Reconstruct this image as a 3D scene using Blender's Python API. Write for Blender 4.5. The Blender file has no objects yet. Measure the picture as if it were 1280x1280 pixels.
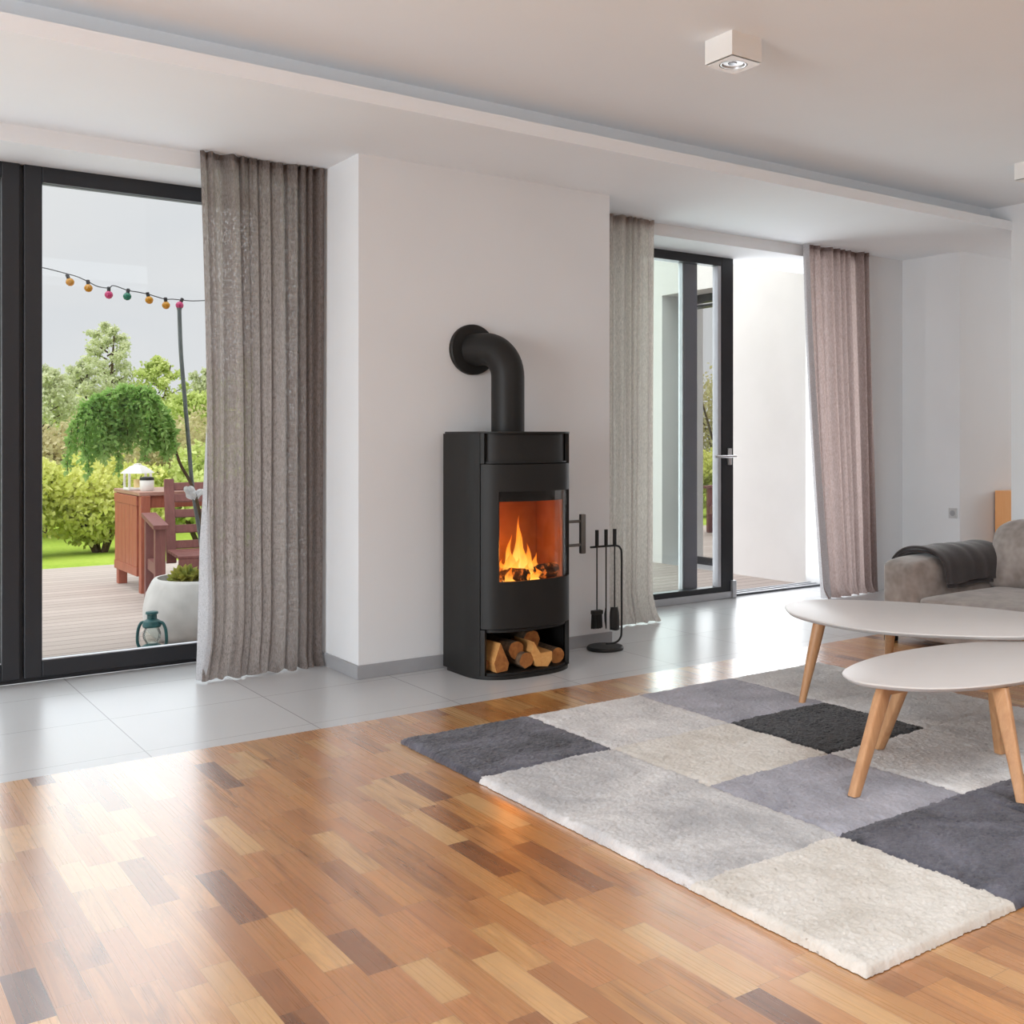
import bpy, bmesh, math, random
import numpy as np
from mathutils import Vector, Matrix, noise as mnoise
PI = math.pi
C = bpy.context.scene.collection
rng = np.random.default_rng(7)
random.seed(7)

# ------------------------------------------------------------------ materials
class NT:
    def __init__(s, name):
        s.m = bpy.data.materials.new(name); s.m.use_nodes = True
        s.t = s.m.node_tree; s.t.nodes.clear()
        s.out = s.t.nodes.new('ShaderNodeOutputMaterial')
    def n(s, typ, inputs=None, **kw):
        nd = s.t.nodes.new(typ)
        for k, v in kw.items(): setattr(nd, k, v)
        for k, v in (inputs or {}).items(): s.set(nd.inputs[k], v)
        return nd
    def set(s, sock, v):
        if isinstance(v, bpy.types.NodeSocket): s.t.links.new(v, sock)
        elif isinstance(v, bpy.types.Node): s.t.links.new(v.outputs[0], sock)
        else: sock.default_value = v
    def math(s, op, a, b=0.0, c=None):
        nd = s.n('ShaderNodeMath', operation=op); s.set(nd.inputs[0], a); s.set(nd.inputs[1], b)
        if c is not None: s.set(nd.inputs[2], c)
        return nd.outputs[0]
    def mix(s, f, a, b, blend='MIX'):
        nd = s.n('ShaderNodeMix', data_type='RGBA', blend_type=blend)
        s.set(nd.inputs['Factor'], f); s.set(nd.inputs[6], a); s.set(nd.inputs[7], b)
        return nd.outputs[2]
    def ramp(s, f, stops, interp='LINEAR'):
        nd = s.n('ShaderNodeValToRGB'); cr = nd.color_ramp; cr.interpolation = interp
        while len(cr.elements) < len(stops): cr.elements.new(0.5)
        for e, (p, c) in zip(cr.elements, stops): e.position = p; e.color = (*c[:3], 1)
        s.set(nd.inputs[0], f); return nd.outputs[0]
    def coords(s, scale=(1, 1, 1), which='Object'):
        tc = s.n('ShaderNodeTexCoord'); mp = s.n('ShaderNodeMapping')
        s.t.links.new(tc.outputs[which], mp.inputs[0]); mp.inputs['Scale'].default_value = scale
        return mp.outputs[0]
    def noise(s, vec, scale, detail=3, rough=.5, dist=0.):
        nd = s.n('ShaderNodeTexNoise', {'Vector': vec, 'Scale': scale, 'Detail': detail, 'Roughness': rough, 'Distortion': dist})
        return nd.outputs['Fac']
    def bump(s, h, strength=.3, dist=.01):
        return s.n('ShaderNodeBump', {'Height': h, 'Strength': strength, 'Distance': dist}).outputs[0]
    def done(s, shader):
        s.t.links.new(shader.outputs[0] if isinstance(shader, bpy.types.Node) else shader, s.out.inputs[0]); return s.m
def c4(c): return (c[0], c[1], c[2], 1)
def srgb(r, g, b):
    f = lambda v: (v/255/12.92) if v <= 10 else ((v/255+.055)/1.055)**2.4
    return (f(r), f(g), f(b))
def simple(name, col, rough=.5, metal=0., spec=.5, var=.06, vscale=8., bump=0., bscale=60.):
    t = NT(name); v = t.coords()
    f = t.noise(v, vscale, 3)
    dark = tuple(x*(1-var) for x in col); lite = tuple(min(1, x*(1+var)) for x in col)
    cc = t.ramp(f, [(.3, dark), (.7, lite)])
    p = t.n('ShaderNodeBsdfPrincipled', {'Base Color': cc, 'Roughness': rough, 'Metallic': metal, 'Specular IOR Level': spec})
    if bump: t.set(p.inputs['Normal'], t.bump(t.noise(v, bscale, 4), bump, .004))
    return t.done(p)

M = {}
M['wall'] = simple('wall_paint', (.755, .77, .785), .75, spec=.25, var=.015, vscale=2, bump=.06, bscale=120)
M['ceil'] = simple('ceiling_paint', (.87, .91, .945), .85, spec=.2, var=.01, vscale=2)
M['wall_ext'] = simple('exterior_render', (.86, .855, .86), .9, spec=.1, var=.02, vscale=3, bump=.15, bscale=200)
M['base'] = simple('grey_skirting', (.34, .345, .36), .45, var=.04)
M['frame'] = simple('anthracite_frame', (.015, .016, .020), .38, spec=.5, var=.05)
M['frame_grey'] = simple('aluminium_grey', (.50, .51, .54), .35, metal=.4, var=.04)
M['gasket'] = simple('rubber_gasket', (.012, .012, .014), .6)
M['chrome'] = simple('satin_steel', (.62, .62, .63), .3, metal=.85, var=.02)
M['stove'] = simple('black_steel', (.0125, .0115, .0105), .5, spec=.32, var=.10, vscale=5)
M['stove_in'] = simple('black_steel_inner', (.010, .0095, .009), .7, spec=.25)
M['steel_dark'] = simple('brushed_dark_steel', (.16, .155, .145), .38, metal=.7, var=.06)
M['iron'] = simple('black_iron', (.012, .012, .012), .5, spec=.4, var=.1)
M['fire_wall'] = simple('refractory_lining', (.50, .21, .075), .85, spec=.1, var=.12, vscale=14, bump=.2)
M['lamp_white'] = simple('lamp_white', (.84, .83, .81), .45, var=.01)
M['lamp_ring'] = simple('lamp_ring_aluminium', (.75, .75, .76), .3, metal=.6)
M['bulb_dark'] = simple('lamp_reflector', (.25, .25, .26), .12, metal=1.)
M['tabletop'] = simple('matt_greige_lacquer', (.63, .60, .585), .38, spec=.4, var=.008)
M['plastic_white'] = simple('switch_plastic', (.55, .55, .55), .4)
M['concrete'] = simple('pale_concrete', (.68, .68, .68), .8, spec=.2, var=.10, vscale=9, bump=.25, bscale=70)
M['soil'] = simple('potting_soil', (.07, .05, .035), .95, var=.4, vscale=40, bump=.6)
M['teal'] = simple('teal_enamel', (.022, .13, .14), .35, var=.15, vscale=30)
M['white_metal'] = simple('white_lantern_metal', (.75, .75, .73), .4, var=.03)
M['pole'] = simple('grey_pole', (.16, .18, .19), .45, metal=.4, var=.15)
M['ribbon'] = simple('white_ribbon_cloth', (.78, .79, .83), .8)
M['cable'] = simple('black_cable', (.03, .03, .035), .6)
M['socket'] = simple('bulb_socket', (.025, .022, .03), .5)
M['bark'] = simple('bark', (.16, .105, .065), .9, var=.4, vscale=40, bump=.8, bscale=50)
M['redwood'] = None
M['candle'] = simple('candle_wax', (.80, .62, .30), .5)
M['twig'] = simple('twig_bark', (.10, .065, .035), .9, var=.3, vscale=30)
M['throw'] = None

def glass_mat(name, tint, gloss=.04):
    t = NT(name)
    tr = t.n('ShaderNodeBsdfTransparent', {'Color': c4(tint)})
    gl = t.n('ShaderNodeBsdfGlossy', {'Color': (1, 1, 1, 1), 'Roughness': .0})
    fr = t.n('ShaderNodeFresnel', {'IOR': 1.35})
    v = t.coords(); nz = t.noise(v, .8, 1)
    f = t.math('MULTIPLY', fr.outputs[0], t.math('MULTIPLY_ADD', nz, .05, gloss/.04*.9))
    mx = t.n('ShaderNodeMixShader', {0: f, 1: tr.outputs[0], 2: gl.outputs[0]})
    return t.done(mx)
M['glass'] = glass_mat('clear_glazing', (.965, .975, .97), .02)
M['glass_tint'] = glass_mat('green_tinted_glazing', (.90, .945, .925))
M['glass_stove'] = glass_mat('stove_glass', (.90, .88, .86), .012)
def mirror_glass():
    t = NT('reflective_glazing'); v = t.coords()
    gl = t.n('ShaderNodeBsdfGlossy', {'Color': (.93, .92, .90, 1), 'Roughness': .004})
    d = t.n('ShaderNodeBsdfDiffuse', {'Color': t.ramp(t.noise(v, 2, 1), [(0, (.05, .05, .055)), (1, (.07, .07, .075))])})
    return t.done(t.n('ShaderNodeMixShader', {0: .82, 1: d.outputs[0], 2: gl.outputs[0]}))
M['glass_mirror'] = mirror_glass()

def parquet():
    t = NT('oak_parquet_staves')
    pos = t.n('ShaderNodeSeparateXYZ', {0: t.coords()})
    x = t.math('DIVIDE', pos.outputs[0], .0722); col = t.math('FLOOR', x); fx = t.math('FRACT', x)
    r1 = t.n('ShaderNodeTexWhiteNoise', noise_dimensions='1D'); t.set(r1.inputs['W'], col)
    y = t.math('ADD', t.math('DIVIDE', pos.outputs[1], .62), t.math('MULTIPLY', r1.outputs['Value'], 9.))
    row = t.math('FLOOR', y); fy = t.math('FRACT', y)
    cv = t.n('ShaderNodeCombineXYZ', {0: col, 1: row, 2: 3.3})
    r2 = t.n('ShaderNodeTexWhiteNoise', {'Vector': cv.outputs[0]}, noise_dimensions='3D')
    cut = t.math('MULTIPLY_ADD', r2.outputs['Value'], .36, .32)
    sub = t.math('GREATER_THAN', fy, cut)
    idv = t.n('ShaderNodeCombineXYZ', {0: col, 1: row, 2: sub})
    wn = t.n('ShaderNodeTexWhiteNoise', {'Vector': idv.outputs[0]}, noise_dimensions='3D')
    base = t.ramp(wn.outputs['Value'], [(0, srgb(122, 74, 44)), (.03, srgb(152, 98, 56)), (.08, srgb(182, 121, 67)), (.35, srgb(206, 145, 82)),
                  (.55, srgb(198, 134, 80)), (.8, srgb(213, 157, 95)), (1, srgb(224, 178, 120))])
    off = t.n('ShaderNodeVectorMath', {0: wn.outputs['Color'], 1: (37, 23, 11)}, operation='MULTIPLY')
    st = t.n('ShaderNodeCombineXYZ', {0: t.math('MULTIPLY', pos.outputs[0], 16.), 1: t.math('MULTIPLY', pos.outputs[1], 1.5), 2: 0.})
    gv = t.n('ShaderNodeVectorMath', {0: st.outputs[0], 1: off.outputs[0]}, operation='ADD')
    g1 = t.noise(gv.outputs[0], 1.1, 4, .55, 1.6)
    rings = t.math('FRACT', t.math('MULTIPLY', g1, 7.))
    rings = t.math('ABSOLUTE', t.math('SUBTRACT', rings, .5))
    sg = t.n('ShaderNodeVectorMath', {0: gv.outputs[0], 1: (6., .55, 1.)}, operation='MULTIPLY')
    gf = t.noise(sg.outputs[0], 1.6, 3, .6)
    str_ = wn.outputs['Color']
    sp = t.n('ShaderNodeSeparateColor', {0: str_})
    tone = t.math('MULTIPLY_ADD', rings, t.math('MULTIPLY', sp.outputs[1], .42), .86)
    tone = t.math('MULTIPLY', tone, t.math('MULTIPLY_ADD', gf, .30, .85))
    patch = t.ramp(g1, [(.48, (1, 1, 1)), (.60, (.74, .68, .60)), (.72, (.50, .43, .36))])
    cc = t.mix(t.math('MULTIPLY', t.math('GREATER_THAN', sp.outputs[2], .55), .8), base, t.mix(1., base, patch, 'MULTIPLY'))
    tv = t.n('ShaderNodeCombineXYZ', {0: tone, 1: tone, 2: tone})
    cc = t.mix(1., cc, tv.outputs[0], 'MULTIPLY')
    ex = t.math('MINIMUM', fx, t.math('SUBTRACT', 1., fx))
    ey = t.math('MINIMUM', t.math('MULTIPLY', t.math('MINIMUM', fy, t.math('SUBTRACT', 1., fy)), 6.5), t.math('MULTIPLY', t.math('ABSOLUTE', t.math('SUBTRACT', fy, cut)), 6.5))
    seam = t.math('LESS_THAN', t.math('MINIMUM', ex, ey), .012)
    cc = t.mix(t.math('MULTIPLY', seam, .35), cc, (.10, .055, .03, 1))
    p = t.n('ShaderNodeBsdfPrincipled', {'Base Color': cc, 'Roughness': t.math('MULTIPLY_ADD', gf, .08, .24), 'Specular IOR Level': .5,
            'Coat Weight': 1., 'Coat Roughness': .23, 'Coat IOR': 1.9})
    t.set(p.inputs['Normal'], t.bump(gf, .03, .002))
    return t.done(p)
M['parquet'] = parquet()

def tiles():
    t = NT('grey_porcelain_tiles')
    pos = t.n('ShaderNodeSeparateXYZ', {0: t.coords()})
    x = t.math('DIVIDE', t.math('SUBTRACT', pos.outputs[0], 1.060-65), .65); y = t.math('DIVIDE', t.math('SUBTRACT', pos.outputs[1], 4.835-59.5), .597)
    fx = t.math('FRACT', x); fy = t.math('FRACT', y)
    ex = t.math('MINIMUM', fx, t.math('SUBTRACT', 1., fx)); ey = t.math('MINIMUM', fy, t.math('SUBTRACT', 1., fy))
    seam = t.math('LESS_THAN', t.math('MINIMUM', ex, ey), .0035)
    idv = t.n('ShaderNodeCombineXYZ', {0: t.math('FLOOR', x), 1: t.math('FLOOR', y), 2: 0.})
    wn = t.n('ShaderNodeTexWhiteNoise', {'Vector': idv.outputs[0]}, noise_dimensions='3D')
    nz = t.noise(t.coords(), 2.5, 4)
    k = t.math('MULTIPLY_ADD', wn.outputs['Value'], .03, t.math('MULTIPLY', nz, .03))
    tv = t.n('ShaderNodeCombineXYZ', {0: t.math('ADD', k, .535), 1: t.math('ADD', k, .54), 2: t.math('ADD', k, .55)})
    cc = t.mix(seam, tv.outputs[0], (.33, .33, .33, 1))
    p = t.n('ShaderNodeBsdfPrincipled', {'Base Color': cc, 'Roughness': .27, 'Specular IOR Level': .5})
    return t.done(p)
M['tiles'] = tiles()

def wood(name, c0, c1, rough=.45, axis_scale=(30, 30, 3), s=1.5):
    t = NT(name); v = t.coords(axis_scale)
    g = t.noise(v, s, 4, .6, .8); f = t.noise(v, s*7, 2)
    cc = t.mix(t.math('MULTIPLY_ADD', f, .35, t.math('MULTIPLY_ADD', g, 1.1, -.3)), c4(c0), c4(c1))
    p = t.n('ShaderNodeBsdfPrincipled', {'Base Color': cc, 'Roughness': rough})
    t.set(p.inputs['Normal'], t.bump(f, .05, .002))
    return t.done(p)
M['beech'] = wood('beech_wood', srgb(172, 122, 82), srgb(216, 170, 126), .42)
M['orange_wood'] = wood('orange_veneer', srgb(242, 172, 112), srgb(250, 190, 134), .45, (20, 20, 2))
M['redwood'] = wood('stained_red_hardwood', srgb(136, 70, 52), srgb(190, 112, 88), .5, (24, 24, 3))
M['redwood_dark'] = wood('stained_dark_hardwood', srgb(100, 58, 58), srgb(146, 94, 88), .5, (24, 24, 3))
M['log_end'] = wood('split_wood', srgb(120, 62, 28), srgb(206, 140, 72), .8, (30, 8, 30), 1.2)
M['log_pale'] = wood('pale_split_wood', srgb(200, 130, 64), srgb(240, 190, 120), .8, (30, 8, 30), 1.2)
M['deck'] = None
def deck():
    t = NT('weathered_deck_boards')
    pos = t.n('ShaderNodeSeparateXYZ', {0: t.coords()})
    y = t.math('DIVIDE', pos.outputs[1], .145); row = t.math('FLOOR', y); fy = t.math('FRACT', y)
    wn = t.n('ShaderNodeTexWhiteNoise', noise_dimensions='1D'); t.set(wn.inputs['W'], row)
    g = t.noise(t.coords((2, 30, 1)), 2, 4)
    k = t.math('MULTIPLY_ADD', wn.outputs['Value'], .3, t.math('MULTIPLY', g, .5))
    cc = t.mix(k, (.36, .30, .275, 1), (.62, .545, .51, 1))
    gap = t.math('LESS_THAN', t.math('MINIMUM', fy, t.math('SUBTRACT', 1., fy)), .03)
    cc = t.mix(gap, cc, (.10, .08, .075, 1))
    gr = t.math('SINE', t.math('MULTIPLY', fy, 50.))
    p = t.n('ShaderNodeBsdfPrincipled', {'Base Color': cc, 'Roughness': .6})
    t.set(p.inputs['Normal'], t.bump(gr, .2, .003))
    return t.done(p)
M['deck'] = deck()
def fabric(name, c0, c1, scale=180, trans=0., see=0., sheen=.3, big=3., bigvar=.15, stretch=(1, 1, 1), bump=.25):
    t = NT(name); v = t.coords(stretch)
    f = t.noise(v, scale, 2, .7); b = t.noise(t.coords(), big, 3)
    k = t.math('ADD', t.math('MULTIPLY_ADD', f, 1.5, -.25), t.math('MULTIPLY_ADD', b, bigvar*2, -bigvar))
    k.node.use_clamp = True
    cc = t.mix(k, c4(c0), c4(c1))
    nrm = t.bump(f, bump, .004)
    p = t.n('ShaderNodeBsdfPrincipled', {'Base Color': cc, 'Roughness': .9, 'Sheen Weight': sheen, 'Sheen Roughness': .4, 'Specular IOR Level': .15, 'Normal': nrm})
    if trans:
        tl = t.n('ShaderNodeBsdfTranslucent', {'Color': t.mix(1., cc, (2.1, 2.05, 2., 1), 'MULTIPLY')})
        s = t.n('ShaderNodeMixShader', {0: trans, 1: p.outputs[0], 2: tl.outputs[0]})
        tr = t.n('ShaderNodeBsdfTransparent')
        hole = t.math('MULTIPLY', t.math('GREATER_THAN', t.noise(v, scale*1.3, 2, .6), .58), see)
        s = t.n('ShaderNodeMixShader', {0: hole, 1: s.outputs[0], 2: tr.outputs[0]})
        return t.done(s)
    return t.done(p)
M['curtain'] = fabric('taupe_linen_curtain', (.135, .113, .105), (.285, .25, .234), 130, .52, .27, .1, 2, .05, (1, 1, .35))
M['curtain_backlit'] = fabric('backlit_taupe_linen_curtain', (.28, .247, .232), (.48, .435, .41), 130, .42, .12, .1, 2, .05, (1, 1, .35))  # backlight put into the cloth colour, paler than the first taupe curtain
M['curtain_rose'] = fabric('rose_taupe_linen_curtain', (.16, .122, .115), (.31, .248, .236), 130, .42, .12, .1, 2, .05, (1, 1, .35))
M['lining'] = fabric('white_curtain_lining', (.34, .34, .355), (.50, .50, .52), 130, .35, .15, .1, 2, .05)
M['sofa'] = fabric('taupe_velvet', (.165, .135, .12), (.44, .385, .355), 9, sheen=.45, big=4, bigvar=.22, bump=.05)
M['throw'] = fabric('charcoal_throw', (.034, .028, .028), (.072, .062, .062), 160, sheen=.4, big=6, bigvar=.2)
def rug_mat(name, c0, c1, mott=4., seed=0.):
    t = NT(name); v = t.coords()
    mp = t.n('ShaderNodeVectorMath', {0: v, 1: (seed, seed*1.7, 0)}, operation='ADD')
    b = t.noise(mp.outputs[0], mott, 5, .62, .6); f = t.noise(mp.outputs[0], 220, 2, .7)
    k = t.math('ADD', t.math('MULTIPLY_ADD', b, 2.9, -.98), t.math('MULTIPLY_ADD', f, .7, -.3)); k.node.use_clamp = True  # light and dark nap shading of the pile painted as mottled colour
    cc = t.mix(k, c4(c0), c4(c1))
    p = t.n('ShaderNodeBsdfPrincipled', {'Base Color': cc, 'Roughness': 1., 'Sheen Weight': .25, 'Specular IOR Level': .1, 'Normal': t.bump(f, .3, .004)})
    return t.done(p)
M['rug_dark'] = rug_mat('rug_slate', (.030, .030, .039), (.145, .145, .18), 4.5, 1.)
M['rug_black'] = rug_mat('rug_black', (.008, .008, .010), (.022, .022, .027), 5, 2.)
M['rug_mid'] = rug_mat('rug_blue_grey', (.27, .27, .31), (.44, .44, .50), 4., 3.)
M['rug_light'] = rug_mat('rug_light_grey', (.38, .38, .395), (.74, .735, .73), 3.0, 4.)
M['rug_pale'] = rug_mat('rug_pale_grey', (.50, .495, .50), (.77, .76, .75), 4., 7.)
M['rug_cream'] = rug_mat('rug_cream', (.60, .565, .51), (.76, .735, .69), 5., 5.)
M['rug_back'] = simple('rug_backing', (.45, .44, .42), .9)

def leaf_mat(name, cols, scale=3., trans=.35):
    t = NT(name); v = t.coords()
    k = t.math('ADD', t.math('MULTIPLY', t.noise(v, scale, 3), .75), t.math('MULTIPLY', t.noise(v, scale*14, 1), .35))
    n = len(cols)
    cc = t.ramp(k, [(.28+.5*i/(n-1), c) for i, c in enumerate(cols)])
    p = t.n('ShaderNodeBsdfPrincipled', {'Base Color': cc, 'Roughness': .55, 'Specular IOR Level': .3})
    tl = t.n('ShaderNodeBsdfTranslucent', {'Color': cc})
    return t.done(t.n('ShaderNodeMixShader', {0: trans, 1: p.outputs[0], 2: tl.outputs[0]}))
M['leaf_yellow'] = leaf_mat('yellow_green_leaves', [(.50, .56, .13), (.76, .79, .26), (.90, .89, .44)])
M['leaf_lime'] = leaf_mat('lime_leaves', [(.42, .52, .16), (.66, .75, .28), (.82, .85, .44)])
M['leaf_olive'] = leaf_mat('olive_leaves', [(.42, .40, .20), (.62, .57, .32), (.76, .70, .44)])
M['leaf_birch'] = leaf_mat('birch_leaves', [(.54, .58, .38), (.70, .74, .50), (.82, .84, .62)])  # distance haze put into the colour, leaves lightened and greyed
M['leaf_larch'] = leaf_mat('larch_needles', [(.20, .40, .10), (.40, .64, .19), (.60, .80, .34)], 9, .5)
M['leaf_pot'] = leaf_mat('succulent_leaves', [(.14, .24, .08), (.42, .44, .10), (.66, .56, .14)], 14)
def lawn():
    t = NT('mown_lawn'); v = t.coords()
    k = t.math('ADD', t.math('MULTIPLY', t.noise(v, .7, 3), .6), t.math('MULTIPLY', t.noise(v, 22, 3), .4))
    cc = t.ramp(k, [(.3, (.22, .36, .04)), (.55, (.40, .54, .08)), (.75, (.52, .60, .16))])
    p = t.n('ShaderNodeBsdfPrincipled', {'Base Color': cc, 'Roughness': .9, 'Specular IOR Level': .1, 'Normal': t.bump(t.noise(v, 60, 3), .6, .03)})
    return t.done(p)
M['lawn'] = lawn()
def flame():
    t = NT('flame'); v = t.coords((1, 1, 1), 'Generated')
    z = t.n('ShaderNodeSeparateXYZ', {0: v}).outputs[2]
    nz = t.noise(t.coords(), 22, 3)
    zz = t.math('ADD', z, t.math('MULTIPLY_ADD', nz, .5, -.25))
    cc = t.ramp(zz, [(0, (1, .62, .20)), (.3, (1, .50, .09)), (.65, (1, .30, .03)), (1, (1, .17, .01))])
    em = t.n('ShaderNodeEmission', {'Color': cc, 'Strength': t.math('MULTIPLY_ADD', nz, 3.4, .5)})
    tr = t.n('ShaderNodeBsdfTransparent')
    lw = t.n('ShaderNodeLayerWeight', {'Blend': .45})
    a = t.math('MULTIPLY', t.math('POWER', t.math('SUBTRACT', 1., lw.outputs['Facing']), .9), t.math('MULTIPLY_ADD', z, -.55, .95)); 
    return t.done(t.n('ShaderNodeMixShader', {0: a, 1: tr.outputs[0], 2: em.outputs[0]}))
M['flame'] = flame()
def ember():
    t = NT('charred_log'); v = t.coords()
    nz = t.noise(v, 26, 4, .6)
    hot = t.ramp(nz, [(.52, (0, 0, 0)), (.66, (1, .22, .03))])
    p = t.n('ShaderNodeBsdfPrincipled', {'Base Color': t.ramp(nz, [(.3, (.02, .014, .01)), (.7, (.12, .07, .045))]), 'Roughness': .9,
            'Emission Color': hot, 'Emission Strength': 1.1, 'Normal': t.bump(t.noise(v, 60, 4), .8, .01)})
    return t.done(p)
M['ember'] = ember()
def bulbmat(name, col):
    t = NT(name); lw = t.n('ShaderNodeLayerWeight', {'Blend': .3})
    cc = t.mix(t.noise(t.coords(), 30, 1), c4(tuple(x*.85 for x in col)), c4(col))
    p = t.n('ShaderNodeBsdfPrincipled', {'Base Color': cc, 'Roughness': .15, 'Coat Weight': .4})
    tl = t.n('ShaderNodeBsdfTranslucent', {'Color': cc})
    return t.done(t.n('ShaderNodeMixShader', {0: .4, 1: p.outputs[0], 2: tl.outputs[0]}))
M['b_yellow'] = bulbmat('yellow_bulb', (.80, .42, .03)); M['b_pink'] = bulbmat('pink_bulb', (.80, .10, .32)); M['b_green'] = bulbmat('green_bulb', (.02, .30, .20))

# ------------------------------------------------------------------ mesh building
class MB:
    def __init__(s): s.v = []; s.f = []; s.mi = []; s.cur = 0
    def add(s, vs, fs):
        o = len(s.v); s.v += [tuple(map(float, p)) for p in vs]
        s.f += [tuple(i+o for i in f) for f in fs]; s.mi += [s.cur]*len(fs); return s
    def box(s, a, b):
        x0, y0, z0 = a; x1, y1, z1 = b
        return s.add([(x0,y0,z0),(x1,y0,z0),(x1,y1,z0),(x0,y1,z0),(x0,y0,z1),(x1,y0,z1),(x1,y1,z1),(x0,y1,z1)],
                     [(0,3,2,1),(4,5,6,7),(0,1,5,4),(1,2,6,5),(2,3,7,6),(3,0,4,7)])
    def rbox(s, a, b, r=.01, seg=2):
        bm = bmesh.new(); bmesh.ops.create_cube(bm, size=1)
        d = [b[i]-a[i] for i in range(3)]; c = [(b[i]+a[i])/2 for i in range(3)]
        for v in bm.verts: v.co = Vector((v.co[i]*d[i]+c[i] for i in range(3)))
        bmesh.ops.bevel(bm, geom=bm.edges[:], offset=min(r, min(d)*.49), segments=seg, profile=.5, affect='EDGES')
        return s.bm(bm)
    def bm(s, bm):
        bm.verts.ensure_lookup_table(); bm.verts.index_update()
        s.add([v.co[:] for v in bm.verts], [tuple(v.index for v in f.verts) for f in bm.faces]); bm.free(); return s
    def prism(s, poly, z0, z1, r=0.):
        n = len(poly)
        rings = [(0., z0), (0., z1)] if not r else [(r, z0), (r*.3, z0+r*.3), (0, z0+r), (0, z1-r), (r*.3, z1-r*.3), (r, z1)]
        P = np.array(poly); nx = np.roll(P, -1, 0)-np.roll(P, 1, 0)
        nrm = np.stack([-nx[:, 1], nx[:, 0]], 1); nrm /= np.linalg.norm(nrm, axis=1)[:, None]
        vs = []; fs = []
        for ins, z in rings:
            Q = P+nrm*ins
            vs += [(q[0], q[1], z) for q in Q]
        k = len(rings)
        for j in range(k-1):
            for i in range(n): fs.append((j*n+i, j*n+(i+1) % n, (j+1)*n+(i+1) % n, (j+1)*n+i))
        fs.append(tuple(range(n-1, -1, -1))); fs.append(tuple((k-1)*n+i for i in range(n)))
        return s.add(vs, fs)
    def tube(s, pts, r, n=10, cap=True):
        pts = [Vector(p) for p in pts]; m = len(pts)
        rs = r if hasattr(r, '__len__') else [r]*m
        t0 = (pts[1]-pts[0]).normalized(); up = Vector((0, 0, 1)) if abs(t0.z) < .9 else Vector((1, 0, 0))
        a = t0.cross(up).normalized(); vs = []
        for i, p in enumerate(pts):
            t = (pts[min(i+1, m-1)]-pts[max(i-1, 0)]).normalized()
            a = (a-t*a.dot(t)).normalized(); b = t.cross(a)
            for k in range(n):
                an = 2*PI*k/n; vs.append(p+(a*math.cos(an)+b*math.sin(an))*rs[i])
        fs = [(i*n+k, i*n+(k+1) % n, (i+1)*n+(k+1) % n, (i+1)*n+k) for i in range(m-1) for k in range(n)]
        if cap: fs += [tuple(range(n-1, -1, -1)), tuple((m-1)*n+k for k in range(n))]
        return s.add(vs, fs)
    def lathe(s, prof, c=(0, 0, 0), n=24, axis='z'):
        vs = []; fs = []
        for r, z in prof:
            for k in range(n):
                a = 2*PI*k/n
                p = (r*math.cos(a), r*math.sin(a), z)
                if axis == 'y': p = (p[0], p[2], p[1])
                if axis == 'x': p = (p[2], p[0], p[1])
                vs.append((p[0]+c[0], p[1]+c[1], p[2]+c[2]))
        m = len(prof)
        fs = [(i*n+k, i*n+(k+1) % n, (i+1)*n+(k+1) % n, (i+1)*n+k) for i in range(m-1) for k in range(n)]
        fs += [tuple(range(n-1, -1, -1)), tuple((m-1)*n+k for k in range(n))]
        return s.add(vs, fs)
    def grid(s, P):        # P[i][j] points
        P = np.asarray(P); a, b = P.shape[:2]
        idx = np.arange(a*b).reshape(a, b)
        fs = np.stack([idx[:-1, :-1], idx[1:, :-1], idx[1:, 1:], idx[:-1, 1:]], -1).reshape(-1, 4)
        return s.add(P.reshape(-1, 3).tolist(), [tuple(map(int, f)) for f in fs])
    def xf(s, mat, start=0):
        s.v[start:] = [tuple(mat @ Vector(p)) for p in s.v[start:]]; return s
    def build(s, name, mats, parent=None, smooth=False, bevel=0., angle=35):
        me = bpy.data.meshes.new(name); me.from_pydata(s.v, [], s.f)
        mats = mats if isinstance(mats, (list, tuple)) else [mats]
        for m in mats: me.materials.append(m)
        if any(s.mi): me.polygons.foreach_set('material_index', s.mi)
        bm = bmesh.new(); bm.from_mesh(me); bmesh.ops.recalc_face_normals(bm, faces=bm.faces[:]); bm.to_mesh(me); bm.free()
        if smooth:
            me.shade_smooth() if hasattr(me, 'shade_smooth') else me.polygons.foreach_set('use_smooth', [True]*len(me.polygons))
            try: me.set_sharp_from_angle(angle=math.radians(angle))
            except Exception: pass
        me.update()
        o = bpy.data.objects.new(name, me); C.objects.link(o)
        if parent is not None: setp(o, parent)
        if bevel:
            b = o.modifiers.new('bevel', 'BEVEL'); b.width = bevel; b.segments = 2; b.limit_method = 'ANGLE'; b.angle_limit = math.radians(40)
        return o
WORLD = {}
def setp(o, p):
    o.parent = p; o.matrix_parent_inverse = WORLD.get(p.name, Matrix.Identity(4)).inverted()
def tag(o, label, cat, group=None, kind=None):
    o['label'] = label; o['category'] = cat
    if group: o['group'] = group
    if kind: o['kind'] = kind
    return o
def thing(name, label, cat, loc, group=None):
    o = bpy.data.objects.new(name, None); C.objects.link(o); o.location = loc; o.empty_display_size = .1
    WORLD[o.name] = Matrix.Translation(loc); return tag(o, label, cat, group)
def struct(o, label=None):
    o['kind'] = 'structure'
    if label: o['label'] = label
    return o
def sbox(name, a, b, mat, label=None): return struct(MB().box(a, b).build(name, mat), label)
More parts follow.
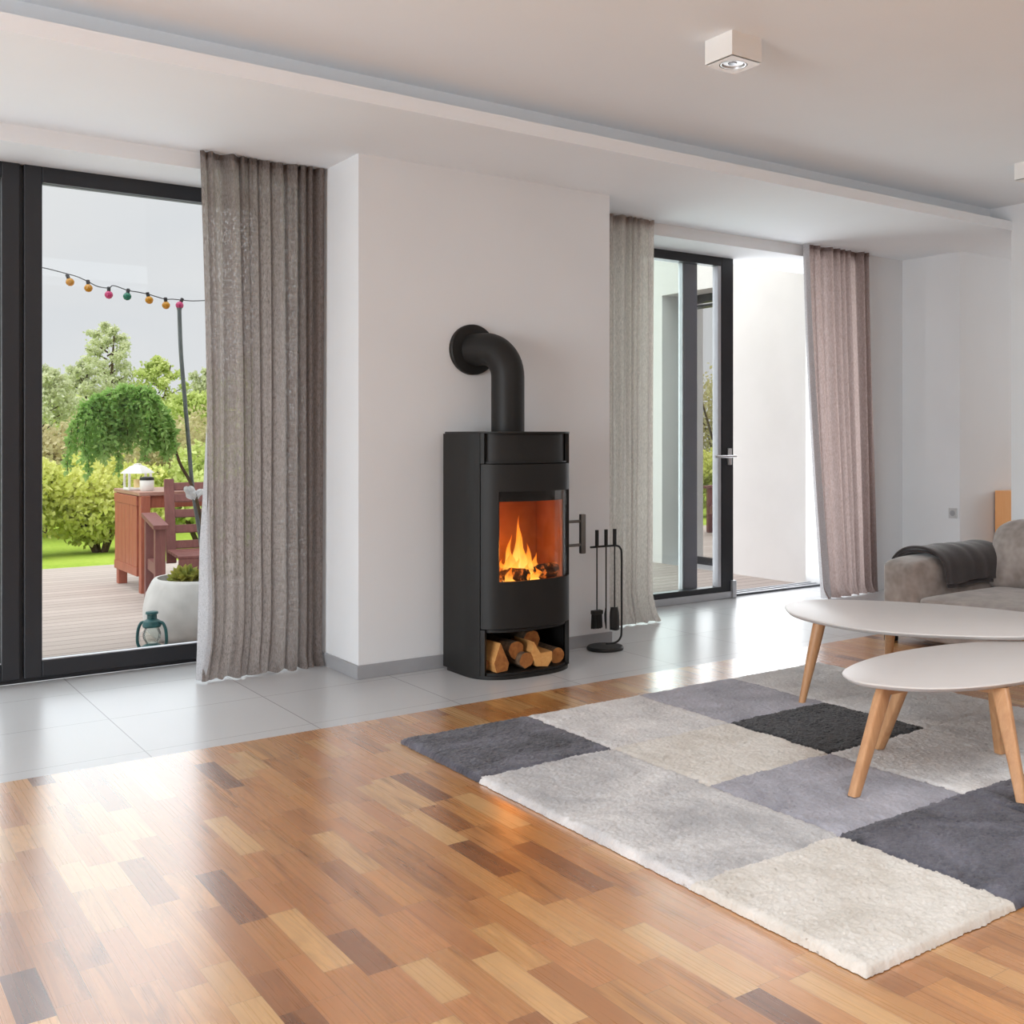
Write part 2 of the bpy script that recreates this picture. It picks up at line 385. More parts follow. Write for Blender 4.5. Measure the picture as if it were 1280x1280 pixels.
def catmull(pts, k=8, closed=True):
    P = [np.array(p, float) for p in pts]; n = len(P); out = []
    for i in range(n if closed else n-1):
        p0, p1, p2, p3 = (P[(i-1) % n], P[i], P[(i+1) % n], P[(i+2) % n]) if closed else (P[max(i-1, 0)], P[i], P[i+1], P[min(i+2, n-1)])
        for j in range(k):
            t = j/k
            out.append(.5*((2*p1)+(-p0+p2)*t+(2*p0-5*p1+4*p2-p3)*t*t+(-p0+3*p1-3*p2+p3)*t**3))
    if not closed: out.append(P[-1])
    return out

# ------------------------------------------------------------------ room shell
S, Z1 = 2.595, 2.769             # soffit underside, ceiling
YW, YF = 5.58, 6.0               # wall face, window frame face
XP = 6.548                       # pillar wall
sbox('floor', (-4.4, -3.2, -.1), (9.6, 4.338, 0), M['parquet'], 'oak parquet floor of short staves')
sbox('floor_tiles', (-4.4, 4.338, -.1), (9.6, 6.02, 0), M['tiles'], 'pale grey tiled strip of floor along the windows')
cl = MB().box((-4.4, -3.2, Z1), (XP+.3, -.6, Z1+.1)).box((-4.4, 1.3, Z1), (XP+.3, 4.5, Z1+.1)).box((-4.4, -.6, Z1), (1.3, 1.3, Z1+.1)).box((4.1, -.6, Z1), (XP+.3, 1.3, Z1+.1))  # unseen gap left in the slab for the added overhead fill
struct(cl.build('ceiling', M['ceil']), 'flat white ceiling')
sb = MB().box((-4.4, 4.31, S), (XP, 4.483, 2.658)).box((XP, 4.3205, S), (XP+.25, 4.483, 2.657)).box((-4.4, 4.483, S), (9.6, 6.25, Z1+.1)).box((XP+.25, 1.9, S), (9.6, 4.483, Z1+.1))
struct(sb.build('ceiling_soffit', M['ceil']), 'lowered white soffit with a stepped lip')
LT = 2.515                       # lintel underside
w = MB()
XL0, XL1, XR0, XR1 = -.95, 2.12, 4.0, 6.52
for a, b in [((-4.4, YW, 0), (XL0, 6.2, S)), ((XL1, YW, 0), (XR0, 6.2, S)), ((XR1, YW, 0), (7.2, 6.2, S)),
             ((XL0, YW, LT), (XL1, 6.2, S)), ((XR0, YW, LT), (XR1, 6.2, S))]: w.box(a, b)
struct(w.build('wall_window', M['wall']), 'white wall holding both glazed openings')
sbox('wall_chimney', (2.205, 5.106, 0), (3.739, YW, S), M['wall'], 'white chimney breast behind the black stove')
bb = MB().box((2.193, 5.094, 0), (3.751, 5.106, .068)).box((2.193, 5.106, 0), (2.205, YW, .068)).box((3.739, 5.106, 0), (3.751, YW, .068))
struct(bb.build('baseboard_chimney', M['base'], bevel=.002), 'grey skirting round the chimney breast')
sbox('wall_corner', (6.97, 5.04, 0), (9.6, YW, S), M['wall'], 'white wall corner beyond the sofa')
struct(MB().box((6.958, 5.028, 0), (6.97, YW, .068)).box((6.958, 5.028, 0), (9.6, 5.04, .068)).build('baseboard_corner', M['base'], bevel=.002))
sbox('wall_right', (XP, -3.2, 0), (XP+.25, 4.32, Z1), M['wall'], 'white wall behind the sofa')
sbox('wall_right_upper', (XP, 4.32, 2.658), (XP+.25, 4.483, Z1), M['wall'], 'white wall end above the soffit lip')
struct(MB().box((XP-.012, -3.2, 0), (XP, 4.332, .068)).box((XP-.012, 4.32, 0), (XP+.25, 4.332, .068)).build('baseboard_right', M['base'], bevel=.002))
# hall behind the pillar wall, with an opening added for fill light
hw = MB().box((9.5, 1.9, 0), (9.7, 5.6, .9)).box((9.5, 1.9, 2.3), (9.7, 5.6, S)).box((9.5, 1.9, .9), (9.7, 2.6, 2.3)).box((9.5, 4.4, .9), (9.7, 5.6, 2.3)).box((6.8, 1.8, 0), (9.7, 1.95, S))
struct(hw.build('wall_hall', M['wall']), 'white walls of the hall')
# unseen sides of the room, the left one opened for added fill light
lw = MB().box((-4.6, -3.2, 0), (-4.4, -.4, Z1)).box((-4.6, 3.8, 0), (-4.4, 6.2, Z1)).box((-4.6, -.4, 2.2), (-4.4, 3.8, Z1)).box((-4.6, -.4, 0), (-4.4, 3.8, .1))
struct(lw.build('wall_left', M['wall']))
kw = MB().box((-4.6, -3.4, 0), (6.8, -3.2, Z1))
struct(kw.build('wall_back', M['wall']))

def frame_rect(mb, x0, x1, z0, z1, y0, y1, wl, wr, wb, wt):
    mb.box((x0, y0, z0), (x0+wl, y1, z1)); mb.box((x1-wr, y0, z0), (x1, y1, z1))
    mb.box((x0+wl, y0, z0), (x1-wr, y1, z0+wb)); mb.box((x0+wl, y0, z1-wt), (x1-wr, y1, z1)); return mb
# left glazed door: two leaves
wf = frame_rect(MB(), XL0, XL1, 0, 2.545, 6.03, 6.13, .05, .05, .035, .05)
wf.box((.845, 6.03, .03), (.905, 6.13, 2.5))
window1 = struct(wf.build('window_1', M['frame'], bevel=.004), 'tall anthracite framed garden window at the left')
for x0, x1 in ((.884, XL1-.03), (XL0+.03, .868)):
    sh = frame_rect(MB(), x0, x1, .022, 2.53, YF, 6.075, .079, .079, .082, .092).build('sash', M['frame'], window1, bevel=.005)
    MB().box((x0+.07, 6.04, .10), (x1-.07, 6.052, 2.442)).build('pane', M['glass'], sh)
    g = frame_rect(MB(), x0+.074, x1-.074, .098, 2.444, 6.02, 6.06, .008, .008, .008, .008).build('gasket', M['gasket'], sh)
    MB().box((x0+.079, 6.001, .1045), (x1-.079, 6.03, .1095)).build('glazing_bead', M['frame_grey'], sh)
# right sliding door: fixed panel outside, sash slid over it
df = frame_rect(MB(), XR0, XR1+.08, -.03, 2.60, 6.0, 6.19, .05, .04, .045, .055)
door1 = struct(df.build('door_1', M['frame'], bevel=.004), 'anthracite sliding terrace door standing open')
fx_ = frame_rect(MB(), XR0+.05, 5.265, .02, 2.55, 6.095, 6.15, .08, .13, .05, .085).build('fixed_sash', simple('grey_coated_frame', (.19, .185, .23), .4), door1, bevel=.004)
MB().box((XR0+.12, 6.12, .06), (5.15, 6.132, 2.48)).build('pane', M['glass_tint'], fx_)
MB().box((5.125, 6.10, .07), (5.135, 6.145, 2.465)).build('glazing_bead', M['frame_grey'], fx_)
sl = frame_rect(MB(), 4.26, 5.523, .045, 2.556, 5.985, 6.06, .09, .115, .045, .105).build('sliding_sash', M['frame'], door1, bevel=.004)
MB().box((4.34, 6.02, .08), (5.42, 6.034, 2.46)).build('pane', M['glass'], sl)
MB().box((5.374, 5.99, .09), (5.404, 6.05, 2.452)).build('glazing_bead', M['frame_grey'], sl)
MB().rbox((4.26, 5.972, .0), (5.50, 6.06, .05), .004).build('bottom_rail', M['frame_grey'], sl)
MB().rbox((5.495, 5.96, .0), (5.535, 6.05, .13), .006).build('end_stop', M['frame_grey'], sl)
hd = MB().rbox((5.455, 5.963, .985), (5.49, 5.985, 1.11), .006)
hd.tube([(5.472, 5.975, 1.05), (5.472, 5.93, 1.05)], .010).tube([(5.50, 5.93, 1.05), (5.30, 5.93, 1.05)], .010)
hd.build('door_handle', M['chrome'], sl, smooth=True)
tr = MB()
for y in (6.005, 6.07, 6.13): tr.box((5.53, y, .0), (XR1-.015, y+.02, .022))
tr.box((5.53, 5.99, -.005), (XR1-.015, 6.19, .004))
tr.build('floor_track', M['frame_grey'], door1)
t2 = MB()
for y in (6.03, 6.09): t2.box((5.53, y, 2.53), (XR1-.015, y+.022, 2.545))
t2.build('head_track', M['frame'], door1)

# ------------------------------------------------------------------ curtains
def curtain(name, label, mat, x0, x1, folds, yc, seed, amp=.030, flare=None, zt=S-.004, zb=.004, back_x=None, gather=1.):
    r = np.random.default_rng(seed); ns, nt = folds*14+1, 90
    s = np.linspace(0, 1, ns); ph = r.uniform(0, 6.28, 6)
    P = np.zeros((ns, nt, 3))
    for j, t in enumerate(np.linspace(0, 1, nt)):       # t: 0 top, 1 floor
        warp = s+.028*np.sin(2*PI*s*2.3+ph[0])+.012*np.sin(2*PI*s*3.7+ph[2])+.014*np.sin(2*PI*s*5.1+ph[1]+t*1.5)*t
        mod = .72+.28*np.sin(2*PI*s*1.7+ph[2]+t*.8)
        soft = 1-.45*t*(.5+.5*np.sin(2*PI*s*2.9+ph[4]))
        fold = np.sin(2*PI*folds*warp+ph[3]+.35*np.sin(t*2.+s*9))*amp*mod*soft
        fold += amp*.35*np.sin(2*PI*folds*2.1*warp+ph[5])*(1-t*.6)
        l, rr = flare(t) if flare else (x0, x1)
        P[:, j, 0] = l+(rr-l)*s+.008*np.sin(2*PI*folds*warp+ph[3]+1.2)
        P[:, j, 1] = yc+fold*gather
        P[:, j, 2] = zt+(zb-zt)*t
        hem = max(0, t-.965)/.035
        P[:, j, 1] += hem*hem*(-.022-.02*np.sin(2*PI*s*folds*.7+1))
        P[:, j, 2] += hem*.003*(1+np.sin(2*PI*s*folds*.9+ph[1]))*1.0
    root = thing(name, label, 'curtain', ((x0+x1)/2, yc, 0), 'floor length linen curtains')
    MB().grid(P).build('drape', mat, root, smooth=True, angle=180)
    # pleated heading tape and hem band
    hp = P[:, :3, :].copy(); hp[:, :, 1] -= .003; hp[:, 1, 2] = zt-.015; hp[:, 2, 2] = zt-.03
    MB().grid(hp).build('heading_tape', mat, root, smooth=True, angle=180)
    return root, P
def fl1(t):
    k = max(0, (t-.72)/.28)
    return 1.575+.018*t+.02*math.sin(t*3)+.10*k*k*(1-k*1.05)-.02*k**3, 2.188-.005*t
cur, P = curtain('curtain', 'dark taupe linen curtain to the left of the chimney breast', M['curtain'], 1.575, 2.188, 10, 5.525, 3, .030, fl1)
ed = P[:2, 46:, :].copy()      # pale lining turned out along the leading edge
for j in range(ed.shape[1]):
    t = (j+46)/89; wd = -.004+.075*min(1, max(0, (t-.55)/.45))**1.2
    k = max(0, (t-.72)/.28)
    q = max(0, (t-.52)/.48); e0 = P[0, 46+j, 0]; q1 = min(1, q*2.2); lx_ = (e0+.003)*(1-q1)+(1.574-.022*q*q)*q1; ed[0, j] = (lx_, 5.53, ed[0, j, 2]); ed[1, j] = (e0+.004+.016*q, 5.53-.04*q1, ed[1, j, 2])
MB().grid(ed).build('lining', M['lining'], cur, smooth=True, angle=180)
curtain('curtain', 'taupe linen curtain in a backlit tone behind the fire tools, right of the chimney breast', M['curtain_backlit'], 3.80, 4.395, 9, 5.525, 8, .026, lambda t: (3.80, 4.395-.015*t+.05*max(0, (t-.93)/.07)))
cur3, P3 = curtain('curtain', 'rose taupe linen curtain on the far side of the open terrace door', M['curtain_rose'], 5.80, 6.55, 8, 5.525, 21, .036,
        lambda t: (5.80+.20*t**1.4, 6.50+.10*t))
e3 = P3[:2, :, :].copy()
for j in range(e3.shape[1]):
    t = j/(e3.shape[1]-1); bx = 5.80+.20*t**1.4
    e3[0, j] = (bx-.006-.012*t, 5.535, e3[0, j, 2]); e3[1, j] = (bx+.002+.034*t, 5.482, e3[1, j, 2])
MB().grid(e3).build('lining', M['lining'], cur3, smooth=True, angle=180)

# ------------------------------------------------------------------ stove
XC, YCB = 2.935, 4.86
def arc(ins=0., n=64, a0=0., a1=1.):
    """front curve from left (0) to right (1)"""
    a, b, e = .29-ins, .24-ins, 2.6; out = []
    for i in range(n+1):
        th = PI*(a0+(a1-a0)*i/n); c, s_ = -math.cos(th), math.sin(th)
        out.append((XC+a*math.copysign(abs(c)**(2/e), c), YCB-b*abs(s_)**(2/e)))
    return out
def foot(ins=0., yb=5.065):
    f = arc(ins); yb -= ins; l, r = f[0][0], f[-1][0]
    return f+[(r, yb-.03), (r-.01, yb-.01), (r-.03, yb), (l+.03, yb), (l+.01, yb-.01), (l, yb-.03)]
def param_for_x(x):     # fraction along arc where X = x
    a = .29; c = (x-XC)/a; cc = math.copysign(abs(c)**(2.6/2), c)
    return math.acos(max(-1, min(1, -cc)))/PI
def shell(mb, path_out, path_in, z0, z1):
    n = len(path_out)
    vs = [(p[0], p[1], z) for z in (z0, z1) for pp in (path_out, path_in) for p in pp]
    o0, i0, o1, i1 = 0, n, 2*n, 3*n; fs = []
    for k in range(n-1):
        fs += [(o0+k, o0+k+1, o1+k+1, o1+k), (i0+k+1, i0+k, i1+k, i1+k+1), (o1+k, o1+k+1, i1+k+1, i1+k), (o0+k+1, o0+k, i0+k, i0+k+1)]
    fs += [(o0, o1, i1, i0), (o0+n-1, i0+n-1, i1+n-1, o1+n-1)]
    return mb.add(vs, fs)
def arcshell(mb, a0, a1, z0, z1, th=.014, ins=0., n=48): return shell(mb, arc(ins, n, a0, a1), arc(ins+th, n, a0, a1), z0, z1)
TS, ZD0, ZD1, ZT = param_for_x(2.672), .25, 1.06, 1.212
stove = thing('wood_stove', 'tall black wood burning stove standing against the chimney breast', 'stove', (XC, YCB, 0))
MB().prism(foot(.006), .0, .018).build('plinth', M['stove'], stove, smooth=True)
MB().prism(foot(-.002), ZT, ZT+.010, .002).build('top_plate', M['stove'], stove, smooth=True)
def side(sgn):
    fo = arc(0, 12, 0, TS-.004); fi = arc(.016, 12, 0, TS-.004)
    po = [(2.645, 5.06)]+fo; pi_ = [(2.661, 5.06)]+fi
    if sgn > 0: po = [(2*XC-p[0], p[1]) for p in po]; pi_ = [(2*XC-p[0], p[1]) for p in pi_]
    return shell(MB(), po, pi_, .018, ZT)
side(-1).build('side_panel', M['stove'], stove, smooth=True); side(1).build('side_panel', M['stove'], stove, smooth=True)
MB().box((2.66, 5.045, .018), (3.21, 5.06, ZT)).build('back_panel', M['stove_in'], stove)
for a0, a1 in ((TS, TS+.035), (1-TS-.035, 1-TS)):
    m = MB(); arcshell(m, a0, a1, .018, ZD0-.006, .02); m.build('bay_post', M['stove'], stove, smooth=True)
for ins, z0_, z1_, nm in ((.018, .018, .030, 'bay_floor'), (.020, ZD0-.020, ZD0-.006, 'bay_roof'), (.014, ZD1+.004, ZD1+.012, 'shelf')):
    MB().prism(foot(ins), z0_, z1_).build(nm, M['stove'], stove, smooth=True)
ni = MB(); shell(ni, arc(.026, 40, TS+.02, 1-TS-.004), arc(.036, 40, TS+.02, 1-TS-.004), ZD1+.012, ZT)
arcshell(ni, TS, TS+.03, ZD1+.004, ZT, .02); arcshell(ni, 1-TS-.012, 1-TS, ZD1+.004, ZT, .02)
ni.build('warming_shelf', M['stove'], stove, smooth=True)
nb = MB().box((2.70, 5.0, .03), (3.17, 5.02, ZD0-.02)).box((2.672, 4.76, .03), (2.684, 5.02, ZD0-.02)).box((3.186, 4.76, .03), (3.198, 5.02, ZD0-.02))
nb.build('log_bay_lining', M['stove_in'], stove)
G0, G1, GZ0, GZ1 = param_for_x(2.738), param_for_x(3.182), .482, .925
dm = MB()
arcshell(dm, TS+.003, G0, ZD0, ZD1, .018); arcshell(dm, G1, 1-TS-.003, ZD0, ZD1, .018)
arcshell(dm, G0, G1, ZD0, GZ0, .018); arcshell(dm, G0, G1, GZ1, ZD1, .018)
door = dm.build('stove_door', M['stove'], stove, smooth=True)
gm = MB(); arcshell(gm, G0-.004, G1+.004, GZ0-.01, GZ1+.01, .005, .010); gm.build('door_glass', M['glass_stove'], door, smooth=True)
gb = MB(); arcshell(gb, G0, G1, GZ1-.050, GZ1, .004, .016); arcshell(gb, G1-.075, G1, GZ0, GZ1, .004, .016); gb.build('glass_border', M['stove_in'], door, smooth=True)
hx, hy = 3.318, 4.775
hm = MB().rbox((hx-.015, hy-.012, .575), (hx+.015, hy+.012, .785), .004)
for z in (.622, .748): hm.tube([(3.20, 4.775, z), (hx, hy, z)], .008)
hm.build('door_handle', M['steel_dark'], door, smooth=True)
# firebox lining
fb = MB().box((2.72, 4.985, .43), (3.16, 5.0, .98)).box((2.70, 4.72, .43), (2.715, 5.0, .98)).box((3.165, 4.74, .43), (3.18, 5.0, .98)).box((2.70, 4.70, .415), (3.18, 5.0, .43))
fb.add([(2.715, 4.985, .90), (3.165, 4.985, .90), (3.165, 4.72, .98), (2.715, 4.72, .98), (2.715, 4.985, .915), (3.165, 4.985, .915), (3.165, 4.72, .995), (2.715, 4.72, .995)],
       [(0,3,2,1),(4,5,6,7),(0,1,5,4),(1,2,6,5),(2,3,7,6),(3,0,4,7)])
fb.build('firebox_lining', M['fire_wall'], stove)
# flue
px_, py_ = 2.925, 4.885; wx, wy = 2.835, 5.106; zc = 1.655
d = Vector((wx-px_, wy-py_, 0)); L = d.length; d.normalize(); R = .15
pts = [(px_, py_, ZT+.008), (px_, py_, zc-R)]
for i in range(1, 13):
    a = PI/2*i/12; q = Vector((px_, py_, zc-R))+d*(R*(1-math.cos(a)))+Vector((0, 0, R*math.sin(a))); pts.append(tuple(q))
pts.append((wx, wy-.004, zc))
MB().tube(pts, .086, 28).build('flue_pipe', M['stove'], stove, smooth=True)
MB().lathe([(.098, -.028), (.128, -.028), (.133, -.022), (.133, 0), (.09, 0)], (wx, wy-.0005, zc), 36, 'y').build('wall_rosette', M['stove'], stove, smooth=True)

# logs in the bay
def log(name, label, c, r, ln, ang, mats, seed, wedge=None, tilt=0., group='split firewood logs in the log bay of the stove', cat='log'):
    rr = np.random.default_rng(seed); n = 14; mb = MB()
    if wedge: poly = [(p[0]*r, p[1]*r) for p in wedge]
    else: poly = [(r*(1+rr.uniform(-.10, .10))*math.cos(2*PI*k/n), r*(1+rr.uniform(-.10, .10))*math.sin(2*PI*k/n)) for k in range(n)]
    n = len(poly); secs = 5; vs = []; fs = []
    for j in range(secs):
        y = ln*(j/(secs-1)-.5); k = 1+rr.uniform(-.05, .05)
        vs += [(p[0]*k+rr.uniform(-1, 1)*r*.03, y, p[1]*k+rr.uniform(-1, 1)*r*.03) for p in poly]
    fs = [(j*n+i, j*n+(i+1) % n, (j+1)*n+(i+1) % n, (j+1)*n+i) for j in range(secs-1) for i in range(n)]
    mb.cur = 0; mb.add(vs, fs); mb.cur = 1
    mb.f += [tuple(range(n-1, -1, -1)), tuple((secs-1)*n+i for i in range(n))]; mb.mi += [1, 1]
    mb.xf(Matrix.Rotation(ang, 4, 'Z') @ Matrix.Rotation(tilt, 4, 'X'))
    zmin = min(v[2] for v in mb.v)
    z0 = c[2]
    mb.xf(Matrix.Translation((c[0], c[1], z0-zmin)))
    o = mb.build(name, mats, smooth=True, angle=30)
    return tag(o, label, cat, group)
bk = [M['bark'], M['log_end']]; sp_ = [M['log_pale'], M['log_end']]; pl = [M['log_pale'], M['log_pale']]
log('firewood_log', 'pointed wedge of split firewood at the left of the log bay', (2.765, 4.815, .0315), .062, .26, .02, sp_, 1, [(-.45, -.8), (.55, -.75), (.72, -.2), (-.05, 1.5), (-.62, -.05)])
log('firewood_log', 'thin bark covered stick lying left of the wedge in the log bay', (2.712, 4.87, .0315), .030, .24, -.05, bk, 2)
log('firewood_log', 'round log with a reddish cut end on top in the log bay', (2.865, 4.86, .072), .047, .29, .05, bk, 3)
log('firewood_log', 'short hollow looking round log below the reddish one', (2.905, 4.795, .0315), .040, .24, .03, bk, 4)
log('firewood_log', 'pale split log with a pointed splinter in the middle of the log bay', (3.005, 4.79, .0315), .058, .25, -.08, pl, 5, [(-.6, -.7), (.55, -.8), (.95, -.25), (.95, .45), (-.2, .35), (-.75, 1.35), (-1.05, .5)])
log('firewood_log', 'dark round log on top at the back right of the log bay', (3.02, 4.90, .098), .050, .22, -.1, bk, 6)
log('firewood_log', 'small round log at the right end of the log bay', (3.115, 4.83, .0315), .040, .25, -.02, bk, 7)
log('firewood_log', 'long dark log lying across the back of the bay', (2.86, 4.955, .0315), .040, .30, PI/2, bk, 8)
# fire
def blog(label, c, r, ln, ang, tilt, seed): 
    return log('burning_log', label, c, r, ln, ang, [M['ember'], M['ember']], seed, None, tilt, 'burning logs in the firebox', 'burning log')
blog('charred log leaning at the left behind the flames', (2.85, 4.91, .44), .038, .24, 1.15, .28, 11)
blog('charred log lying along the right of the firebox', (3.05, 4.84, .432), .036, .30, 1.25, -.12, 12)
blog('glowing short log at the front left of the firebox', (2.90, 4.81, .432), .045, .17, .5, .0, 13)
fire = thing('fire', 'yellow and orange log fire burning behind the stove glass', 'fire', (2.87, 4.85, .44))
def tongue(x, y, z, h, r, lean, seed):
    rr = np.random.default_rng(seed); n, m = 14, 18; P = []; ph = rr.uniform(0, 6.28, 3)
    for j in range(m+1):
        t = j/m; rad = r*(math.sin(PI*min(1, (t*.9+.1))**.75)**.9)*(1-t*.35)*(1-t**6)+.0008
        cx = x+lean*t*t+.16*r*math.sin(t*9+ph[0])*(1+t); cy = y+.25*r*math.sin(t*7+ph[1])
        P.append([(cx+rad*math.cos(2*PI*k/n)*(1+.18*math.sin(3*2*PI*k/n+t*8+ph[2])), cy+.6*rad*math.sin(2*PI*k/n), z+h*t) for k in range(n)]+[None])
    for row in P: row[-1] = row[0]
    return MB().grid(P)
for q in [(2.855, 4.85, .455, .33, .032, .015, 1), (2.80, 4.83, .45, .17, .036, .01, 2), (2.90, 4.82, .445, .20, .034, .0, 3), (2.83, 4.80, .44, .14, .04, -.01, 4),
          (2.955, 4.83, .445, .15, .030, -.008, 5), (2.77, 4.85, .45, .12, .035, .0, 6), (2.875, 4.79, .44, .11, .040, .01, 7), (2.93, 4.80, .44, .08, .035, .02, 8), (2.81, 4.87, .46, .23, .024, .02, 9),
          (2.765, 4.78, .435, .10, .036, .01, 10), (2.80, 4.765, .435, .085, .034, -.01, 11), (2.845, 4.755, .435, .075, .03, .01, 12), (2.90, 4.76, .435, .07, .028, -.005, 14), (2.775, 4.82, .45, .15, .03, .012, 15), (2.868, 4.81, .45, .25, .022, -.012, 16)]:
    tongue(q[0]+.105, *q[1:]).build('flame', M['flame'], fire, smooth=True, angle=180)

# ------------------------------------------------------------------ fire tools
sx, sy = 3.612, 4.975
ts = thing('tool_stand', 'black iron fire tool stand with a round base beside the stove', 'fire tool stand', (sx, sy, 0))
MB().lathe([(.0, 0), (.100, 0), (.104, .004), (.104, .012), (.098, .02), (.03, .026), (0, .027)], (sx, sy, 0), 40).build('base', M['iron'], ts, smooth=True)
po = catmull([(sx+.01, sy, .028), (sx+.07, sy, .030), (sx+.105, sy, .050), (sx+.116, sy, .10), (sx+.116, sy, .30), (sx+.116, sy, .52), (sx+.108, sy, .560), (sx+.080, sy, .578), (sx, sy, .580), (sx-.10, sy, .580)], 6, False)
MB().tube(po, .006, 10).build('post', M['iron'], ts, smooth=True)
def tool(name, label, x, head):
    t = thing(name, label, 'fire tool', (x, sy-.012, .1), 'fire tools on the stand')
    MB().tube([(x, sy-.012, .585), (x, sy-.012, .675)], .0105, 12).build('handle', M['iron'], t, smooth=True)
    MB().tube([(x, sy-.012, .22 if head != 'poker' else .12), (x, sy-.012, .59)], .004, 8).build('shaft', M['iron'], t, smooth=True)
    if head == 'brush':
        MB().rbox((x-.032, sy-.03, .205), (x+.032, sy+.006, .228), .004).build('brush_block', M['iron'], t)
        b = MB(); r = np.random.default_rng(3)
        for i in range(160):
            bx, by = r.uniform(-.028, .028), r.uniform(-.012, .012)
            b.tube([(x+bx, sy-.012+by, .206), (x+bx*1.08+r.uniform(-.003, .003), sy-.012+by*1.1, .128+r.uniform(-.004, .004))], .0016, 4)
        b.build('bristles', M['iron'], t)
    elif head == 'shovel':
        P = []
        for i in range(9):
            a = -1+2*i/8; row = []
            for j in range(8):
                k = j/7; wd = .022+.010*min(1, k*3)
                row.append((x+a*wd, sy-.012+.020*a*a-.014-.004*k, .235-.125*k-.006*(1-a*a)*k))
            P.append(row)
        o = MB().grid(P).build('scoop', M['iron'], t, smooth=True, angle=180)
        so = o.modifiers.new('thick', 'SOLIDIFY'); so.thickness = .003
    else:
        MB().tube([(x, sy-.012, .24), (x-.006, sy-.012, .20), (x-.004, sy-.012, .16), (x, sy-.012, .115)], [.004, .006, .006, .002], 8).build('hook', M['iron'], t, smooth=True)
tool('hearth_brush', 'hearth brush hanging nearest the stove on the tool stand', sx-.065, 'brush')
tool('fire_poker', 'thin poker hanging between the brush and the shovel', sx-.002, 'poker')
tool('ash_shovel', 'small ash shovel hanging next to the post of the stand', sx+.058, 'shovel')

# ------------------------------------------------------------------ rug
def rug():
    X0, X1, Y0, Y1 = 1.872, 4.225, 1.597, 3.935; n = 470
    xs, ys = np.linspace(X0, X1, n), np.linspace(Y0, Y1, n)
    gx, gy = np.meshgrid(xs, ys, indexing='ij')
    r = np.random.default_rng(5)
    def smooth(k):
        a = r.standard_normal((n//k+3, n//k+3)); ii = np.linspace(0, n//k+1, n)
        i0 = ii.astype(int); f = ii-i0; f = f*f*(3-2*f)
        b = a[i0]*(1-f)[:, None]+a[np.minimum(i0+1, a.shape[0]-1)]*f[:, None]
        return b[:, i0]*(1-f)+b[:, np.minimum(i0+1, a.shape[1]-1)]*f
    ed = np.minimum(np.minimum(gx-X0, X1-gx), np.minimum(gy-Y0, Y1-gy)); k = np.clip(ed/.022, 0, 1)
    h = .024*np.sqrt(np.clip(1-(1-k)**2, 0, 1))
    # piles meet in a soft groove along patch borders
    bx, by = [2.445, 3.045, 3.615], [2.192, 2.775, 3.325]
    wob = .0035*smooth(6)
    for b in bx: h -= .005*np.exp(-((gx+wob-b)/.012)**2)*k
    for b in by: h -= .005*np.exp(-((gy+wob-b)/.012)**2)*k
    h += k*(.0013*r.standard_normal((n, n))+.0007*smooth(3)+.0007*smooth(9)+.0012*smooth(30))
    jx = .0015*r.standard_normal((n, n)); jy = .0015*r.standard_normal((n, n))
    edge = (ed < .01)
    bulge = .0018*smooth(5)
    P = np.stack([gx+jx+np.where(edge, bulge*.6, 0), gy+jy+np.where(edge, bulge*.6, 0), np.maximum(h, .002)], -1)
    cx, cy = (gx+wob)[:-1, :-1]+.0025, (gy+wob)[:-1, :-1]+.0025
    ci, cj = np.digitize(cx, bx), np.digitize(cy, by)
    pat = np.array([[5, 3, 3, 0], [0, 2, 5, 4], [0, 4, 1, 2], [5, 4, 4, 4]])
    names = ['rug_dark', 'rug_black', 'rug_mid', 'rug_light', 'rug_pale', 'rug_cream']
    me = bpy.data.meshes.new('rug')
    idx = np.arange(n*n).reshape(n, n)
    fs = np.stack([idx[:-1, :-1], idx[1:, :-1], idx[1:, 1:], idx[:-1, 1:]], -1).reshape(-1, 4)
    me.vertices.add(n*n); me.vertices.foreach_set('co', P.reshape(-1).astype(np.float32))
    me.loops.add(fs.size); me.loops.foreach_set('vertex_index', fs.reshape(-1).astype(np.int32))
    me.polygons.add(len(fs)); me.polygons.foreach_set('loop_start', np.arange(0, fs.size, 4, dtype=np.int32))
    for q in names: me.materials.append(M[q])
    me.update(calc_edges=True)
    me.polygons.foreach_set('material_index', pat[ci, cj].reshape(-1).astype(np.int32))
    me.polygons.foreach_set('use_smooth', np.ones(len(fs), bool)); me.validate()
    root = thing('rug', 'shaggy patchwork rug of grey, black and cream squares on the parquet', 'rug', ((X0+X1)/2, (Y0+Y1)/2, 0))
    o = bpy.data.objects.new('pile', me); C.objects.link(o); setp(o, root)
    MB().box((X0+.004, Y0+.004, .0005), (X1-.004, Y1-.004, .006)).build('backing', M['rug_back'], root)
rug()

